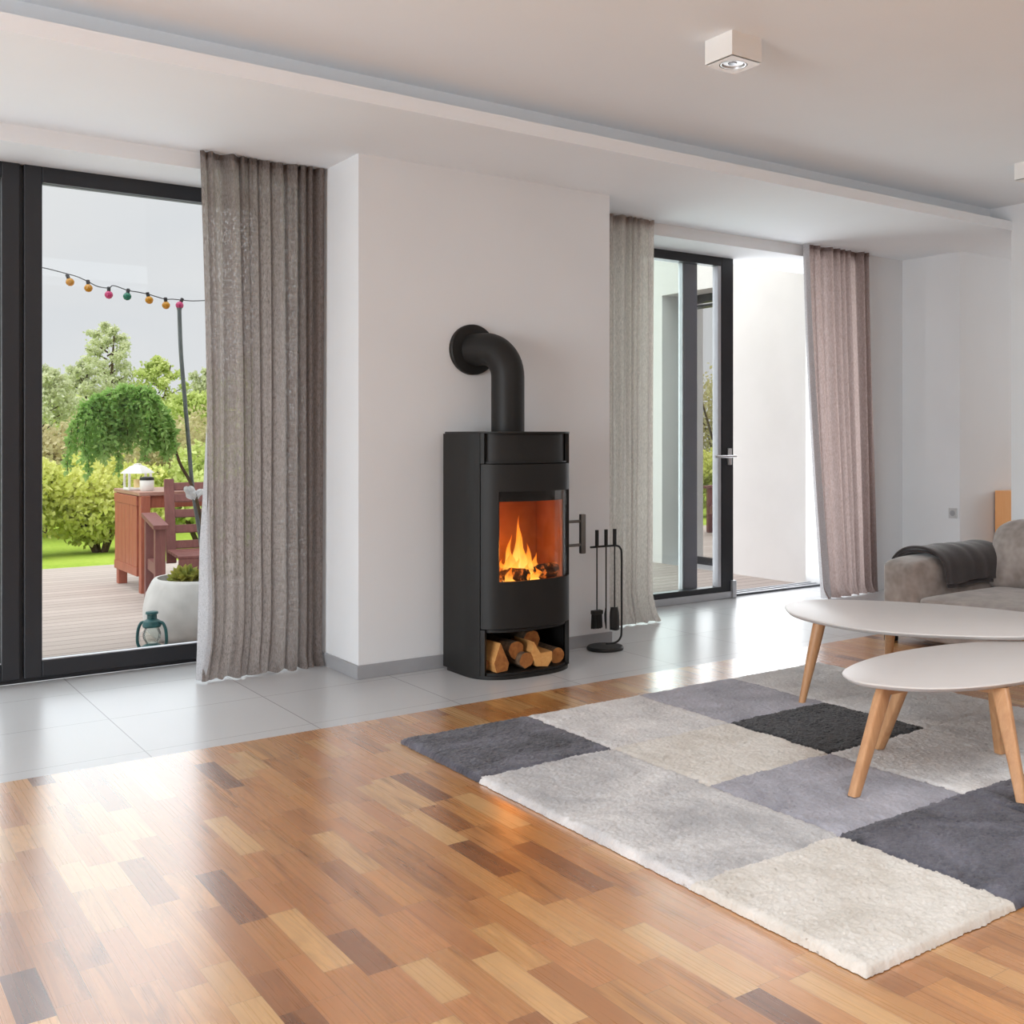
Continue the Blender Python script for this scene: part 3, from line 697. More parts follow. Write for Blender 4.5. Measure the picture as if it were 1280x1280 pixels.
# ------------------------------------------------------------------ coffee tables
def table(name, label, outline, zt, feet, cen, r0, r1, square, rail):
    root = thing(name, label, 'coffee table', (cen[0], cen[1], 0), 'nesting coffee tables')
    P = [tuple(p) for p in catmull(outline, 10)]
    area = sum(P[i][0]*P[(i+1) % len(P)][1]-P[(i+1) % len(P)][0]*P[i][1] for i in range(len(P)))
    if area < 0: P = P[::-1]
    mb = MB(); th = .021
    n = len(P); A = np.array(P); nx = np.roll(A, -1, 0)-np.roll(A, 1, 0); nr = np.stack([nx[:, 1], -nx[:, 0]], 1); nr /= np.linalg.norm(nr, axis=1)[:, None]
    rings = [(.030, zt-th), (.012, zt-th+.003), (.003, zt-.010), (0, zt-.005), (.0015, zt-.0015), (.005, zt)]
    vs = []; fs = []
    for ins, z in rings: vs += [(q[0], q[1], z) for q in A-nr*ins]
    for j in range(len(rings)-1):
        for i in range(n): fs.append((j*n+i, j*n+(i+1) % n, (j+1)*n+(i+1) % n, (j+1)*n+i))
    fs += [tuple(range(n-1, -1, -1)), tuple((len(rings)-1)*n+i for i in range(n))]
    mb.add(vs, fs).build('tabletop', M['tabletop'], root, smooth=True, angle=50)
    tops = []
    for (fx, fy), (tx, ty), fz in feet:
        a, b = Vector((fx, fy, fz)), Vector((tx, ty, zt-th+.001)); ax = (b-a).normalized()
        m = MB()
        if square:
            u = Vector((tx-cen[0], ty-cen[1], 0)).normalized(); u = (u-ax*u.dot(ax)).normalized(); v = ax.cross(u); q = []
            for k in range(9):
                t = k/8; c = a+(b-a)*t; w0 = (r0+(r1-r0)*t**1.3); w1 = r0*1.0
                for i in range(16):
                    an = 2*PI*i/16; cs, sn = math.cos(an), math.sin(an)
                    e = .45
                    q.append(c+u*w0*math.copysign(abs(cs)**e, cs)+v*w1*math.copysign(abs(sn)**e, sn))
            for i in range(16):
                q[i].z = fz; q[-16+i].z = zt-th+.001
            f = [(k*16+i, k*16+(i+1) % 16, (k+1)*16+(i+1) % 16, (k+1)*16+i) for k in range(8) for i in range(16)]+[tuple(range(15, -1, -1)), tuple(128+i for i in range(16))]
            m.add(q, f)
        else:
            m.tube([a+(b-a)*t for t in (0, .15, .4, .7, 1)], [r0, r0*1.1, r0+(r1-r0)*.45, r0+(r1-r0)*.8, r1], 20)
            for i in range(20):
                m.v[i] = (m.v[i][0], m.v[i][1], fz)
        m.build('leg', M['beech'], root, smooth=True)
        tops.append((tx, ty))
    if rail:
        for i, j in rail:
            a, b = Vector((*tops[i], zt-th-.012)), Vector((*tops[j], zt-th-.012)); u = (b-a).normalized(); v = Vector((-u.y, u.x, 0))*.018
            m = MB(); q = [a+v, a-v, b-v, b+v]; vs = [(*p.xy, zt-th-.024) for p in q]+[(*p.xy, zt-th+.001) for p in q]
            m.add(vs, [(0,3,2,1),(4,5,6,7),(0,1,5,4),(1,2,6,5),(2,3,7,6),(3,0,4,7)]).build('rail', M['beech'], root, bevel=.002)
table('coffee_table', 'smaller pebble shaped greige coffee table on beech legs nearest the viewer',
      [(2.838, 2.48), (2.853, 2.373), (2.937, 2.250), (3.08, 2.168), (3.289, 2.121), (3.55, 2.13), (3.8, 2.21), (3.95, 2.33), (3.95, 2.48), (3.817, 2.600), (3.608, 2.675), (3.342, 2.700), (3.095, 2.668), (2.908, 2.590)],
      .375, [((2.735, 2.386), (2.905, 2.400), .027), ((3.224, 2.690), (3.21, 2.54), .027), ((3.115, 2.015), (3.215, 2.165), .027), ((3.53, 2.375), (3.46, 2.36), .027)], (3.16, 2.385), .0175, .029, True, [(0, 3), (1, 2)])
table('coffee_table', 'larger pebble shaped greige coffee table on beech legs in front of the sofa',
      [(3.591, 3.525), (3.518, 3.332), (3.503, 3.089), (3.558, 2.881), (3.704, 2.677), (3.891, 2.509), (4.10, 2.41), (4.31, 2.43), (4.42, 2.60), (4.425, 2.851), (4.35, 3.144), (4.19, 3.45), (3.98, 3.68), (3.77, 3.70)],
      .40, [((3.515, 3.365), (3.580, 3.320), .027), ((4.29, 3.53), (4.12, 3.36), .0), ((3.96, 2.36), (3.98, 2.55), .027), ((4.52, 2.52), (4.32, 2.60), .0)], (3.97, 3.0), .0155, .028, False, None)

# ------------------------------------------------------------------ sofa
sofa = thing('sofa', 'low taupe velvet sofa standing in front of the white pillar wall', 'sofa', (5.6, 3.0, 0))
def soft(a, b, r, name, bulge=(0, 0, 0), lean=0., mat=None, crown=.5):
    bm = bmesh.new(); bmesh.ops.create_cube(bm, size=2)
    bmesh.ops.subdivide_edges(bm, edges=bm.edges[:], cuts=9, use_grid_fill=True)
    d = Vector(((b[i]-a[i])/2 for i in range(3))); c = Vector(((b[i]+a[i])/2 for i in range(3)))
    for v in bm.verts:
        p = v.co.copy(); q = Vector((p[i]*d[i] for i in range(3)))
        core = Vector((max(-(d[i]-r), min(d[i]-r, q[i])) for i in range(3))); df = q-core
        if df.length > 1e-6: q = core+df.normalized()*min(r, df.length) if df.length > r else q
        for i in range(3):
            j, k = (i+1) % 3, (i+2) % 3
            q[i] += bulge[i]*p[i]*(1-p[j]**2)*(1-p[k]**2)
        w = mnoise.noise(q*6)*.004+mnoise.noise(q*14+Vector((3, 1, 2)))*.002
        q += q.normalized()*w
        q.x += lean*(p.z+1)*.5
        v.co = q+c
    mb = MB().bm(bm); o = mb.build(name, mat or M['sofa'], sofa, smooth=True, angle=180)
    s = o.modifiers.new('sub', 'SUBSURF'); s.levels = s.render_levels = 1
    return o
soft((5.06, 2.0, .035), (6.25, 4.20, .215), .02, 'base')
for x in (5.10, 6.18):
    for y in (2.05, 4.165): MB().rbox((x-.03, y-.03, 0), (x+.03, y+.03, .05), .004).build('foot', M['iron'], sofa)
soft((5.05, 3.945, .04), (6.28, 4.21, .487), .055, 'armrest', (.0, .012, .012))
soft((5.05, 1.95, .04), (6.28, 2.215, .487), .055, 'armrest', (.0, .012, .012))
soft((5.035, 3.09, .19), (5.95, 3.95, .292), .045, 'seat_cushion', (.012, .0, .016))
soft((5.035, 2.215, .19), (5.95, 3.085, .292), .045, 'seat_cushion', (.012, .0, .016))
soft((6.0, 2.1, .19), (6.30, 4.06, .60), .06, 'backrest', (.01, 0, .0))
soft((5.70, 3.09, .27), (5.97, 3.985, .683), .09, 'back_cushion', (.03, .01, .02), .13)
soft((5.70, 2.215, .27), (5.97, 3.085, .683), .09, 'back_cushion', (.03, .01, .02), .13)
def throw_sheet(off, x0, x1, zi, zo, seed, skew=.06):
    prof = [(4.232, zo), (4.228, .36), (4.224, .44), (4.205, .480), (4.16, .500), (4.08, .505), (4.0, .500), (3.955, .482), (3.932, .44), (3.925, .36), (3.920, zi)]
    pf = catmull(prof, 4, False); n = len(pf); m = 30; P = []
    for i in range(m+1):
        s = i/m; row = []
        for j, p in enumerate(pf):
            u = j/(n-1); x = x0+(x1-x0)*s+skew*max(0, u-.6)/.4*(1-s)-.02*math.sin(u*5+seed)*(1-s)
            wv = .006*math.sin(s*11+u*3+seed)+.004*math.sin(s*23+seed*2)
            cy = 4.08; dy = -1 if p[0] < cy else 1
            o = off+abs(wv)
            top = 1-min(1, abs(p[0]-cy)/.14)**3
            zz = p[1]-(0.006*math.sin(s*9) if j in (0, n-1) else 0)
            row.append((x, p[0]+dy*o*(1-top), zz+o*top))
        P.append(row)
    return MB().grid(P)
thr = thing('throw_blanket', 'dark grey throw blanket folded over the arm of the sofa', 'blanket', (5.5, 4.08, .5))
for nm, off, x0, x1, zi, zo in (('fold', .004, 5.23, 5.88, .318, .30), ('fold', .024, 5.21, 5.86, .345, .32)):
    o = throw_sheet(off, x0, x1, zi, zo, 1.3+off*40).build(nm, M['throw'], thr, smooth=True, angle=180)
    so = o.modifiers.new('thick', 'SOLIDIFY'); so.thickness = .016; so.offset = 1
    so2 = o.modifiers.new('sub', 'SUBSURF'); so2.levels = so2.render_levels = 1

# ------------------------------------------------------------------ small room things
def cube_lamp(x0, y0, label, s=.158):
    zb = 2.669; cx, cy = x0+s/2, y0+s/2
    t = thing('ceiling_spotlight', label, 'ceiling light', (cx, cy, Z1), 'cube ceiling spotlights')
    h = MB().box((x0, y0, zb+.006), (x0+s, y0+.004, Z1)).box((x0, y0+s-.004, zb+.006), (x0+s, y0+s, Z1)).box((x0, y0+.004, zb+.006), (x0+.004, y0+s-.004, Z1)).box((x0+s-.004, y0+.004, zb+.006), (x0+s, y0+s-.004, Z1))
    h.build('housing', M['lamp_white'], t)
    # underside plate with a round hole
    n = 48; vs = []; fs = []
    for k in range(n):
        a = 2*PI*k/n; cs, sn = math.cos(a), math.sin(a); m = s/2/max(abs(cs), abs(sn))
        vs += [(cx+cs*m, cy+sn*m, zb), (cx+cs*.056, cy+sn*.056, zb), (cx+cs*.056, cy+sn*.056, zb+.02), (cx+cs*m, cy+sn*m, zb+.006)]
    for k in range(n):
        j = (k+1) % n
        for i in range(3): fs.append((k*4+i, j*4+i, j*4+i+1, k*4+i+1))
    MB().add(vs, fs).build('bottom_plate', M['lamp_white'], t)
    MB().lathe([(.054, .012), (.052, .0), (.046, -.001), (.044, .012), (.043, .03)], (cx, cy, zb+.001), 40).build('gimbal_ring', M['lamp_ring'], t, smooth=True)
    b = MB().lathe([(.040, .006), (.040, .012), (.034, .03), (.018, .042)], (cx, cy, zb), 32).build('lamp_bulb', M['lamp_ring'], t, smooth=True)
    MB().lathe([(.018, .003), (.018, .010)], (cx-.004, cy, zb), 24).build('lens', M['bulb_dark'], b, smooth=True)
cube_lamp(2.865, 3.112, 'white cube ceiling spotlight hanging over the rug')
cube_lamp(5.56, 3.49, 'white cube ceiling spotlight cut off by the picture edge above the sofa')
sw = thing('wall_socket', 'small grey wall socket on the corner wall above the sofa arm', 'socket', (6.97, 5.10, .61))
MB().rbox((6.960, 5.060, .575), (6.970, 5.135, .652), .003).build('plate', M['plastic_white'], sw)
MB().lathe([(.022, -.001), (.022, .001)], (6.959, 5.0975, .6135), 24, 'x').build('socket_insert', M['base'], sw)
cab = thing('cabinet', 'light orange wooden cabinet standing in the hall behind the sofa', 'cabinet', (7.8, 4.93, 0))
MB().box((7.40, 4.85, .04), (8.3, 5.026, .775)).build('body', M['orange_wood'], cab, bevel=.003)
MB().box((7.43, 4.86, 0), (8.27, 5.02, .04)).build('plinth', M['iron'], cab)
for x in (7.40, 7.852):
    dd = MB().box((x+.003, 4.832, .05), (x+.445, 4.849, .768)).build('door', M['orange_wood'], cab, bevel=.002)
    MB().rbox((x+.2, 4.818, .66), (x+.3, 4.832, .67), .003).build('handle', M['chrome'], dd)

# ------------------------------------------------------------------ outside: ground, wing of the house
sbox('ground_deck', (-6, 6.2, -.12), (6.58, 11.25, -.02), M['deck'], 'weathered timber terrace')
sbox('ground_sill', (-2.4, 6.02, -.12), (7, 6.2, -.022), M['frame_grey'])
def lawn_mesh():
    n = 60; P = []
    for i in range(n+1):
        x = -45+100*i/n; P.append([(x, 11.25+60*(j/n)**2, -.10+.05*math.sin(x*.4)*math.sin(j*.3)*min(1, j/6)) for j in range(n+1)])
    return MB().grid(P)
struct(lawn_mesh().build('ground_lawn', M['lawn'], smooth=True, angle=180), 'bright mown lawn')
ww = MB()
WX, WY0, WY1, WZ = 6.58, 7.22, 8.135, 2.545
ww.box((WX, 6.2, -.1), (8.6, WY0, 6)).box((WX, WY1, -.1), (8.6, 11.25, 6)).box((WX, WY0, WZ), (8.6, WY1, 6)).box((WX+.35, WY0, -.1), (8.6, WY1, WZ))
struct(ww.build('wall_exterior', M['wall_ext']), 'white rendered wall of the house wing outside')
w2 = MB(); xg = WX+.24
w2.box((xg, WY0, -.02), (xg+.05, WY0+.07, WZ)).box((xg, WY1-.05, -.02), (xg+.05, WY1, WZ)).box((xg, WY0, -.02), (xg+.05, WY1, .05)).box((xg, WY0, WZ-.06), (xg+.05, WY1, WZ))
win2 = struct(w2.build('window_2', M['frame'], bevel=.003), 'glazed door in the wing outside mirroring the garden')
MB().box((xg+.02, WY0+.06, .04), (xg+.03, WY1-.04, WZ-.05)).build('pane', M['glass_mirror'], win2)
sv = MB()
for z in (WZ-.125, WZ-.075): sv.box((xg-.03, WY0, z), (xg+.02, WY1-.05, z+.022))
sv.build('blind_slats', M['frame'], win2)

# ------------------------------------------------------------------ garden furniture
DZ = -.02
tb = thing('garden_table', 'reddish brown wooden folding table on the deck with its leaf hanging down', 'table', (2.6, 9.4, DZ))
MB().rbox((2.115, 9.03, .735), (3.1, 9.88, .765), .004).build('tabletop', wood('weathered_red_top', srgb(150, 100, 86), srgb(196, 160, 148), .35, (3, 24, 24)), tb)
lf = MB()
for k in range(6): 
    y = 9.13+k*.122; lf.rbox((2.118, y, .175), (2.140, y+.117, .655), .004)
lf.rbox((2.114, 9.12, .655), (2.144, 9.865, .73), .004).rbox((2.114, 9.12, .105), (2.144, 9.865, .175), .004)
lf.build('drop_leaf', M['redwood'], tb)
for x, y in ((2.16, 9.06), (2.16, 9.80), (3.05, 9.06), (3.05, 9.80)):
    MB().rbox((x-.035, y-.035, DZ), (x+.035, y+.035, .735), .005).build('leg', M['redwood'], tb)
MB().box((2.19, 9.05, .64), (3.02, 9.075, .735)).build('apron', M['redwood'], tb); MB().box((2.19, 9.785, .64), (3.02, 9.81, .735)).build('apron', M['redwood'], tb)
def chair(label, x, y, rz, mat):
    root = thing('garden_armchair', label, 'armchair', (x, y, DZ), 'slatted wooden garden armchairs')
    T = Matrix.Translation((x, y, DZ)) @ Matrix.Rotation(rz, 4, 'Z')
    def B(name, fn):
        m = MB(); fn(m); m.xf(T); return m.build(name, mat, root)
    for s in (-1, 1):
        B('leg', lambda m: m.rbox((s*.40-.035, -.34, 0), (s*.40+.035, -.27, .56), .005))
        B('leg', lambda m: m.rbox((s*.40-.035, .20, 0), (s*.40+.035, .27, .60), .005))
        B('armrest', lambda m: m.add(*(lambda b: (b.v, b.f))(MB().box((s*.40-.05, -.38, 0), (s*.40+.05, .32, .03)).xf(Matrix.Translation((0, 0, .585)) @ Matrix.Rotation(.07, 4, 'X')))))
        B('side_rail', lambda m: m.box((s*.40-.02, -.27, .22), (s*.40+.02, .2, .30)))
    def seat(m):
        for k in range(5): m.rbox((-.28, -.34+k*.115, .335), (.28, -.34+k*.115+.10, .358), .004)
        m.box((-.28, -.36, .24), (.28, -.335, .335))
    B('seat', seat)
    R = Matrix.Translation((0, .24, .30)) @ Matrix.Rotation(-.22, 4, 'X')
    def back(m):
        for s in (-1, 1): m.rbox((s*.25-.035, -.02, -.05), (s*.25+.035, .02, .60), .004)
        for z in (.10, .22, .34, .46, .55): m.rbox((-.22, -.012, z-.04), (.22, .012, z+.022), .004)
        m.xf(R)
    B('backrest', back)
    return root
chair('dark red slatted wooden armchair beside the folding table on the deck', 2.50, 8.50, -.12, M['redwood_dark'])
chair('dark red slatted wooden armchair farther along the deck, seen in the wing window reflection', 4.35, 9.9, 1.9, M['redwood_dark'])
# white lantern on the table
wl = thing('lantern', 'white lantern standing on the folding garden table', 'lantern', (2.20, 9.45, .765))
b = MB().rbox((2.11, 9.36, .766), (2.29, 9.54, .785), .004)
for dx, dy in ((-1, -1), (1, -1), (1, 1), (-1, 1)): b.box((2.20+dx*.08-.008, 9.45+dy*.08-.008, .785), (2.20+dx*.08+.008, 9.45+dy*.08+.008, .90))
b.build('frame', M['white_metal'], wl)
MB().lathe([(.13, .90), (.115, .915), (.06, .955), (.03, .965), (.03, .975), (0, .98)], (2.20, 9.45, 0), 4).build('roof', M['white_metal'], wl)
MB().lathe([(.03, .785), (.03, .85), (.0, .852)], (2.20, 9.45, 0), 16).build('candle', M['candle'], wl, smooth=True)
wm = thing('candle_jar', 'small white jar with a dark lid in front of the white lantern', 'jar', (2.215, 9.22, .765))
MB().lathe([(.045, .766), (.052, .785), (.052, .845), (.045, .858)], (2.215, 9.22, 0), 20).build('jar', M['white_metal'], wm, smooth=True)
MB().lathe([(.053, .852), (.053, .87), (.03, .878)], (2.215, 9.22, 0), 20).build('lid', M['iron'], wm, smooth=True)
# pot
PX_, PY_ = 1.985, 6.90
pot = thing('planter', 'large round pale concrete planter on the deck outside the left window', 'planter', (PX_, PY_, DZ))
MB().lathe([(.27, DZ), (.315, .03), (.340, .10), (.342, .17), (.325, .26), (.295, .325), (.280, .345), (.262, .345), (.265, .30), (.26, .27)], (PX_, PY_, 0), 56).build('bowl', M['concrete'], pot, smooth=True, angle=60)
MB().lathe([(.262, .26), (.262, .305), (.10, .318), (0, .32)], (PX_, PY_, 0), 40).build('soil', M['soil'], pot, smooth=True)
def leafmesh(pts, size, asp=1.6, seed=0, up=0., dirs=None, jitter=.4):
    r = np.random.default_rng(seed); n = len(pts); pts = np.asarray(pts)
    a = r.standard_normal((n, 3))
    if dirs is not None: a = np.asarray(dirs)+a*jitter
    a[:, 2] += up; a /= np.linalg.norm(a, axis=1)[:, None]
    b = np.cross(a, r.standard_normal((n, 3))); b /= np.linalg.norm(b, axis=1)[:, None]
    s = size*r.uniform(.6, 1.35, n)[:, None]; nn = np.cross(a, b)
    l = a*s*asp; w_ = b*s*.5
    V = np.stack([pts, pts+l*.5+w_+nn*s*.12, pts+l, pts+l*.5-w_+nn*s*.12], 1).reshape(-1, 3)
    F = np.arange(n*4).reshape(n, 4)
    return V, F
def fast(name, V, F, mat, parent=None):
    me = bpy.data.meshes.new(name); V = np.asarray(V, np.float32); F = np.asarray(F, np.int32)
    me.vertices.add(len(V)); me.vertices.foreach_set('co', V.reshape(-1))
    me.loops.add(F.size); me.loops.foreach_set('vertex_index', F.reshape(-1)); me.polygons.add(len(F))
    me.polygons.foreach_set('loop_start', np.arange(0, F.size, 4, dtype=np.int32)); me.materials.append(mat); me.update(calc_edges=True); me.validate()
    o = bpy.data.objects.new(name, me); C.objects.link(o)
    if parent is not None: setp(o, parent)
    return o
# ground cover in the pot
for i, (ax, ay, lab) in enumerate([(-.14, -.08, 'yellow green succulent at the left rim of the planter'), (.02, -.13, 'grey green succulent in the middle of the planter'), (.16, -.06, 'tall yellow green succulent at the right of the planter')]):
    r = np.random.default_rng(40+i); k = 260; hgt = (.06, .075, .12)[i]
    d_ = r.standard_normal((k, 3)); d_[:, 2] = np.abs(d_[:, 2])*(1., 1.2, 2.2)[i]+.15
    c = np.stack([PX_+ax+r.normal(0, .010, k), PY_+ay+r.normal(0, .010, k), .318+np.abs(r.normal(0, hgt*.2, k))], 1)
    V, F = leafmesh(c, .052, (1.6, 1.6, 2.0)[i], 41+i, 0, d_/np.linalg.norm(d_, axis=1)[:, None], .25); t = fast('succulent', V, F, M['leaf_pot']); tag(t, lab, 'plant', 'succulents in the planter')
# pole with ribbon
pp = [(2.00, 6.93, .30), (1.965, 6.92, .60), (1.917, 6.90, .885), (1.897, 6.90, 1.128), (1.872, 6.90, 1.43), (1.850, 6.90, 1.707), (1.841, 6.90, 1.965)]
pole = thing('garden_pole', 'slim grey bent pole rising from the planter to the string lights', 'pole', (2.0, 6.93, .30))
MB().tube(catmull(pp, 6, False), [.012]*37, 10).build('shaft', M['pole'], pole, smooth=True)
MB().lathe([(.014, 0), (.016, .01), (.010, .02)], (1.841, 6.90, 1.96), 12).build('end_cap', M['pole'], pole, smooth=True)
rb = MB()
r = np.random.default_rng(2)
for k in range(9):
    a = r.uniform(0, 6.28); e = r.uniform(-.4, .8); L_ = r.uniform(.03, .055); q = (1.925, 6.885, .845)
    e1 = (q[0]+L_*math.cos(a), q[1]-.01+L_*.6*math.sin(a), q[2]+L_*e); e2 = (q[0]+L_*.5*math.cos(a+.6), q[1]-.02, q[2]+L_*.5*e-.02)
    rb.tube(catmull([q, e1, e2], 5, False), [.010, .014, .018, .02, .02, .021, .018, .014, .012, .010, .008], 8)
tag(rb.build('ribbon_bow', M['ribbon'], smooth=True, angle=180), 'white ribbon bow tied round the grey pole above the planter', 'bow')
# string lights
sl_ = thing('string_lights', 'string of coloured round bulbs hanging outside the left window', 'string lights', (1.6, 6.9, 2.0))
def wp(u, v, Y=6.9):
    rx = (u-800)/1365.; dx = rx*.79003+.61307; dy = -rx*.61307+.79003; t = Y/dy
    return Vector((dx*t, Y, 1.2+(545-v)/1365.*t))
cab_pts = [(-60, 300), (30, 329), (60, 336), (83, 342), (97, 346), (110, 352), (122, 358), (136, 360), (142, 357), (160, 363), (172, 365), (186, 368), (196, 371), (207, 374), (216, 374), (227, 375), (247, 376), (300, 372), (360, 355)]
MB().tube(catmull([wp(*p) for p in cab_pts], 5, False), .003, 6).build('cable', M['cable'], sl_, smooth=True)
for (u0, v0), (u1, v1), m, cl in [((84, 344), (87.5, 352.5), 'b_yellow', 'yellow'), ((110, 353), (110.5, 360), 'b_yellow', 'yellow'), ((136, 361), (136, 368.5), 'b_pink', 'pink'), ((160, 364), (159, 370.5), 'b_green', 'green'),
                          ((185, 369), (186.5, 375), 'b_yellow', 'yellow'), ((207, 375), (207.5, 381.5), 'b_yellow', 'yellow'), ((227, 375.5), (224.5, 381.5), 'b_pink', 'pink')]:
    a, b_ = wp(u0, v0), wp(u1, v1); d_ = (b_-a).normalized()
    prof = [(.0, -.024), (.014, -.019), (.0225, -.006), (.0225, .005), (.016, .016), (.009, .021)]
    Rm = d_.to_track_quat('-Z', 'Y').to_matrix().to_4x4()
    bo = MB().lathe(prof, n=16).xf(Matrix.Translation(b_) @ Rm).build('bulb', M[m], sl_, smooth=True); bo['label'] = cl+' round bulb'
    MB().lathe([(.009, .019), (.010, .024), (.010, .044), (.006, .047)], n=10).xf(Matrix.Translation(b_) @ Rm).build('socket', M['socket'], bo, smooth=True)
# green hurricane lantern
lx, ly = 1.588, 6.50
gl_ = thing('hurricane_lantern', 'teal hurricane lantern standing on the deck against the window frame', 'lantern', (lx, ly, DZ))
z0 = DZ
MB().lathe([(.060, z0), (.064, z0+.006), (.062, z0+.04), (.045, z0+.052), (.03, z0+.06)], (lx, ly, 0), 28).build('fuel_tank', M['teal'], gl_, smooth=True)
MB().lathe([(.032, z0+.065), (.046, z0+.09), (.048, z0+.115), (.036, z0+.15), (.034, z0+.152)], (lx, ly, 0), 28).build('globe', M['glass_tint'], gl_, smooth=True)
MB().lathe([(.046, z0+.152), (.050, z0+.162), (.044, z0+.185), (.026, z0+.198), (.026, z0+.222), (.034, z0+.226), (.032, z0+.238), (.0, z0+.242)], (lx, ly, 0), 28).build('chimney_cap', M['teal'], gl_, smooth=True)
for s in (-1, 1):
    pts_ = catmull([(lx+s*.055*.79, ly-s*.055*.61, z0+.02), (lx+s*.080*.79, ly-s*.080*.61, z0+.06), (lx+s*.078*.79, ly-s*.078*.61, z0+.13), (lx+s*.062*.79, ly-s*.062*.61, z0+.172), (lx+s*.042*.79, ly-s*.042*.61, z0+.18)], 5, False)
    MB().tube(pts_, .0085, 10).build('side_tube', M['teal'], gl_, smooth=True)
MB().tube(catmull([(lx+.07*math.cos(a), ly-.02, z0+.105+.05*math.sin(a)) for a in np.linspace(-.4, PI+.4, 10)], 3, False), .0018, 6).build('bail_wire', M['chrome'], gl_, smooth=True)

# weeping larch
wlz = thing('weeping_larch', 'small weeping larch arching over from the planter', 'tree', (1.98, 6.9, .3))
tr_pts = [(2.0, 6.88, .30), (1.975, 6.87, .60), (1.914, 6.87, .875), (1.835, 6.87, 1.04), (1.79, 6.88, 1.20), (1.735, 6.89, 1.36), (1.66, 6.90, 1.462), (1.56, 6.92, 1.48), (1.47, 6.93, 1.45), (1.40, 6.93, 1.39)]
TP = catmull(tr_pts, 6, False)
MB().tube(TP, list(np.linspace(.011, .005, len(TP))), 8).build('trunk', M['twig'], wlz, smooth=True)
r = np.random.default_rng(99); tw = MB(); pts_, dirs_ = [], []
def strand(o, d0, ln, drop, w=1.):
    p = np.array(o, float); d = np.array(d0, float); pl_ = [p.copy()]
    for k in range(14):
        d = d+np.array([r.normal(0, .10), r.normal(0, .10), -drop]); d /= np.linalg.norm(d); p = p+d*ln/14; pl_.append(p.copy())
        for q in range(int(18*w)):
            pts_.append(p+r.normal(0, .010, 3)-d*r.uniform(0, ln/14)); dirs_.append(r.standard_normal(3)*.9+d*.6+np.array([0, 0, -.3]))
    tw.tube(pl_, .0022, 5)
for i in range(40):
    k = min(int(r.integers(33, 55)), len(TP)-1); a = r.uniform(0, 6.28); q = r.uniform(.1, .75)
    strand(TP[k], (math.cos(a)*q-.12, math.sin(a)*q, r.uniform(-.2, .35)), r.uniform(.22, .42) if i % 3 or TP[k][0] > 1.5 else r.uniform(.40, .52), r.uniform(.24, .42))
for i in range(14):
    strand(TP[28+i % 8], (.10+r.uniform(-.12, .14), r.normal(0, .2), .0), r.uniform(.18, .30), .26)
tw.build('branches', M['twig'], wlz)
V, F = leafmesh(pts_, .017, 2.0, 5, 0, dirs_, .5); fast('foliage', V, F, M['leaf_larch'], wlz)

# ------------------------------------------------------------------ shrubs and trees
def blob(c, rad, n, seed, lumps=14, shell=.55):
    r = np.random.default_rng(seed); out = []
    cs = r.standard_normal((lumps, 3)); cs /= np.linalg.norm(cs, axis=1)[:, None]; cs *= r.uniform(.2, .75, lumps)[:, None]; rs = r.uniform(.28, .5, lumps)
    per = n//lumps
    for k in range(lumps):
        d = r.standard_normal((per, 3)); d /= np.linalg.norm(d, axis=1)[:, None]
        out.append(cs[k]+d*rs[k]*(shell+(1-shell)*r.random(per)**.5)[:, None])
    P = np.concatenate(out)*np.array(rad)+np.array(c)
    return P[P[:, 2] > -.08]
def shrub(label, x, y, w_, h, mat, n, seed, size, group='shrubs behind the lawn'):
    t = thing('garden_shrub', label, 'shrub', (x, y, -.1), group)
    P = blob((x, y, h*.45), (w_/2, w_/2*.8, h*.58), n, seed, 22)
    V, F = leafmesh(P, size, 1.5, seed+1, .3); fast('foliage', V, F, M[mat], t)
    m = MB(); r = np.random.default_rng(seed)
    for k in range(6):
        a = r.uniform(0, 6.28); m.tube([(x+.05*math.cos(a), y+.05*math.sin(a), -.12), (x+w_*.15*math.cos(a), y+w_*.12*math.sin(a), h*.35), (x+w_*.3*math.cos(a), y+w_*.22*math.sin(a), h*.75)], [.03, .02, .008], 6)
    m.build('stems', M['twig'], t)
def tree(label, x, y, h, w_, mat, n, seed, size, group='trees beyond the shrubs', low=.15, thin=1.):
    t = thing('garden_tree', label, 'tree', (x, y, -.1), group)
    r = np.random.default_rng(seed); m = MB(); P = []
    m.tube([(x, y, -.15), (x+r.normal(0, .05), y, h*.4), (x+r.normal(0, .12), y, h*.97)], [h*.022, h*.014, h*.004], 8)
    for k in range(34):
        f = low+(1-low)*(k/33)**.85; z = h*f; a = k*2.4+r.uniform(-.3, .3); ln = w_*.5*(1-f)**.55*r.uniform(.65, 1.1)+.08*h*.3
        tip = np.array((x+ln*math.cos(a), y+ln*math.sin(a), z+ln*.35)); m.tube([(x, y, z-ln*.15), tip], [h*.006, h*.0015], 5)
        for q in range(int(3*thin)+1):
            cpt = np.array((x, y, z))+(tip-np.array((x, y, z)))*r.uniform(.35, 1.05)
            P.append(cpt+r.normal(0, 1, (n//120, 3))*np.array((.16, .16, .15))*w_*.34*(1.05-f*.75))
    m.build('trunk', M['twig'], t)
    V, F = leafmesh(np.concatenate(P), size, 1.4, seed+3, .1); fast('crown', V, F, M[mat], t)
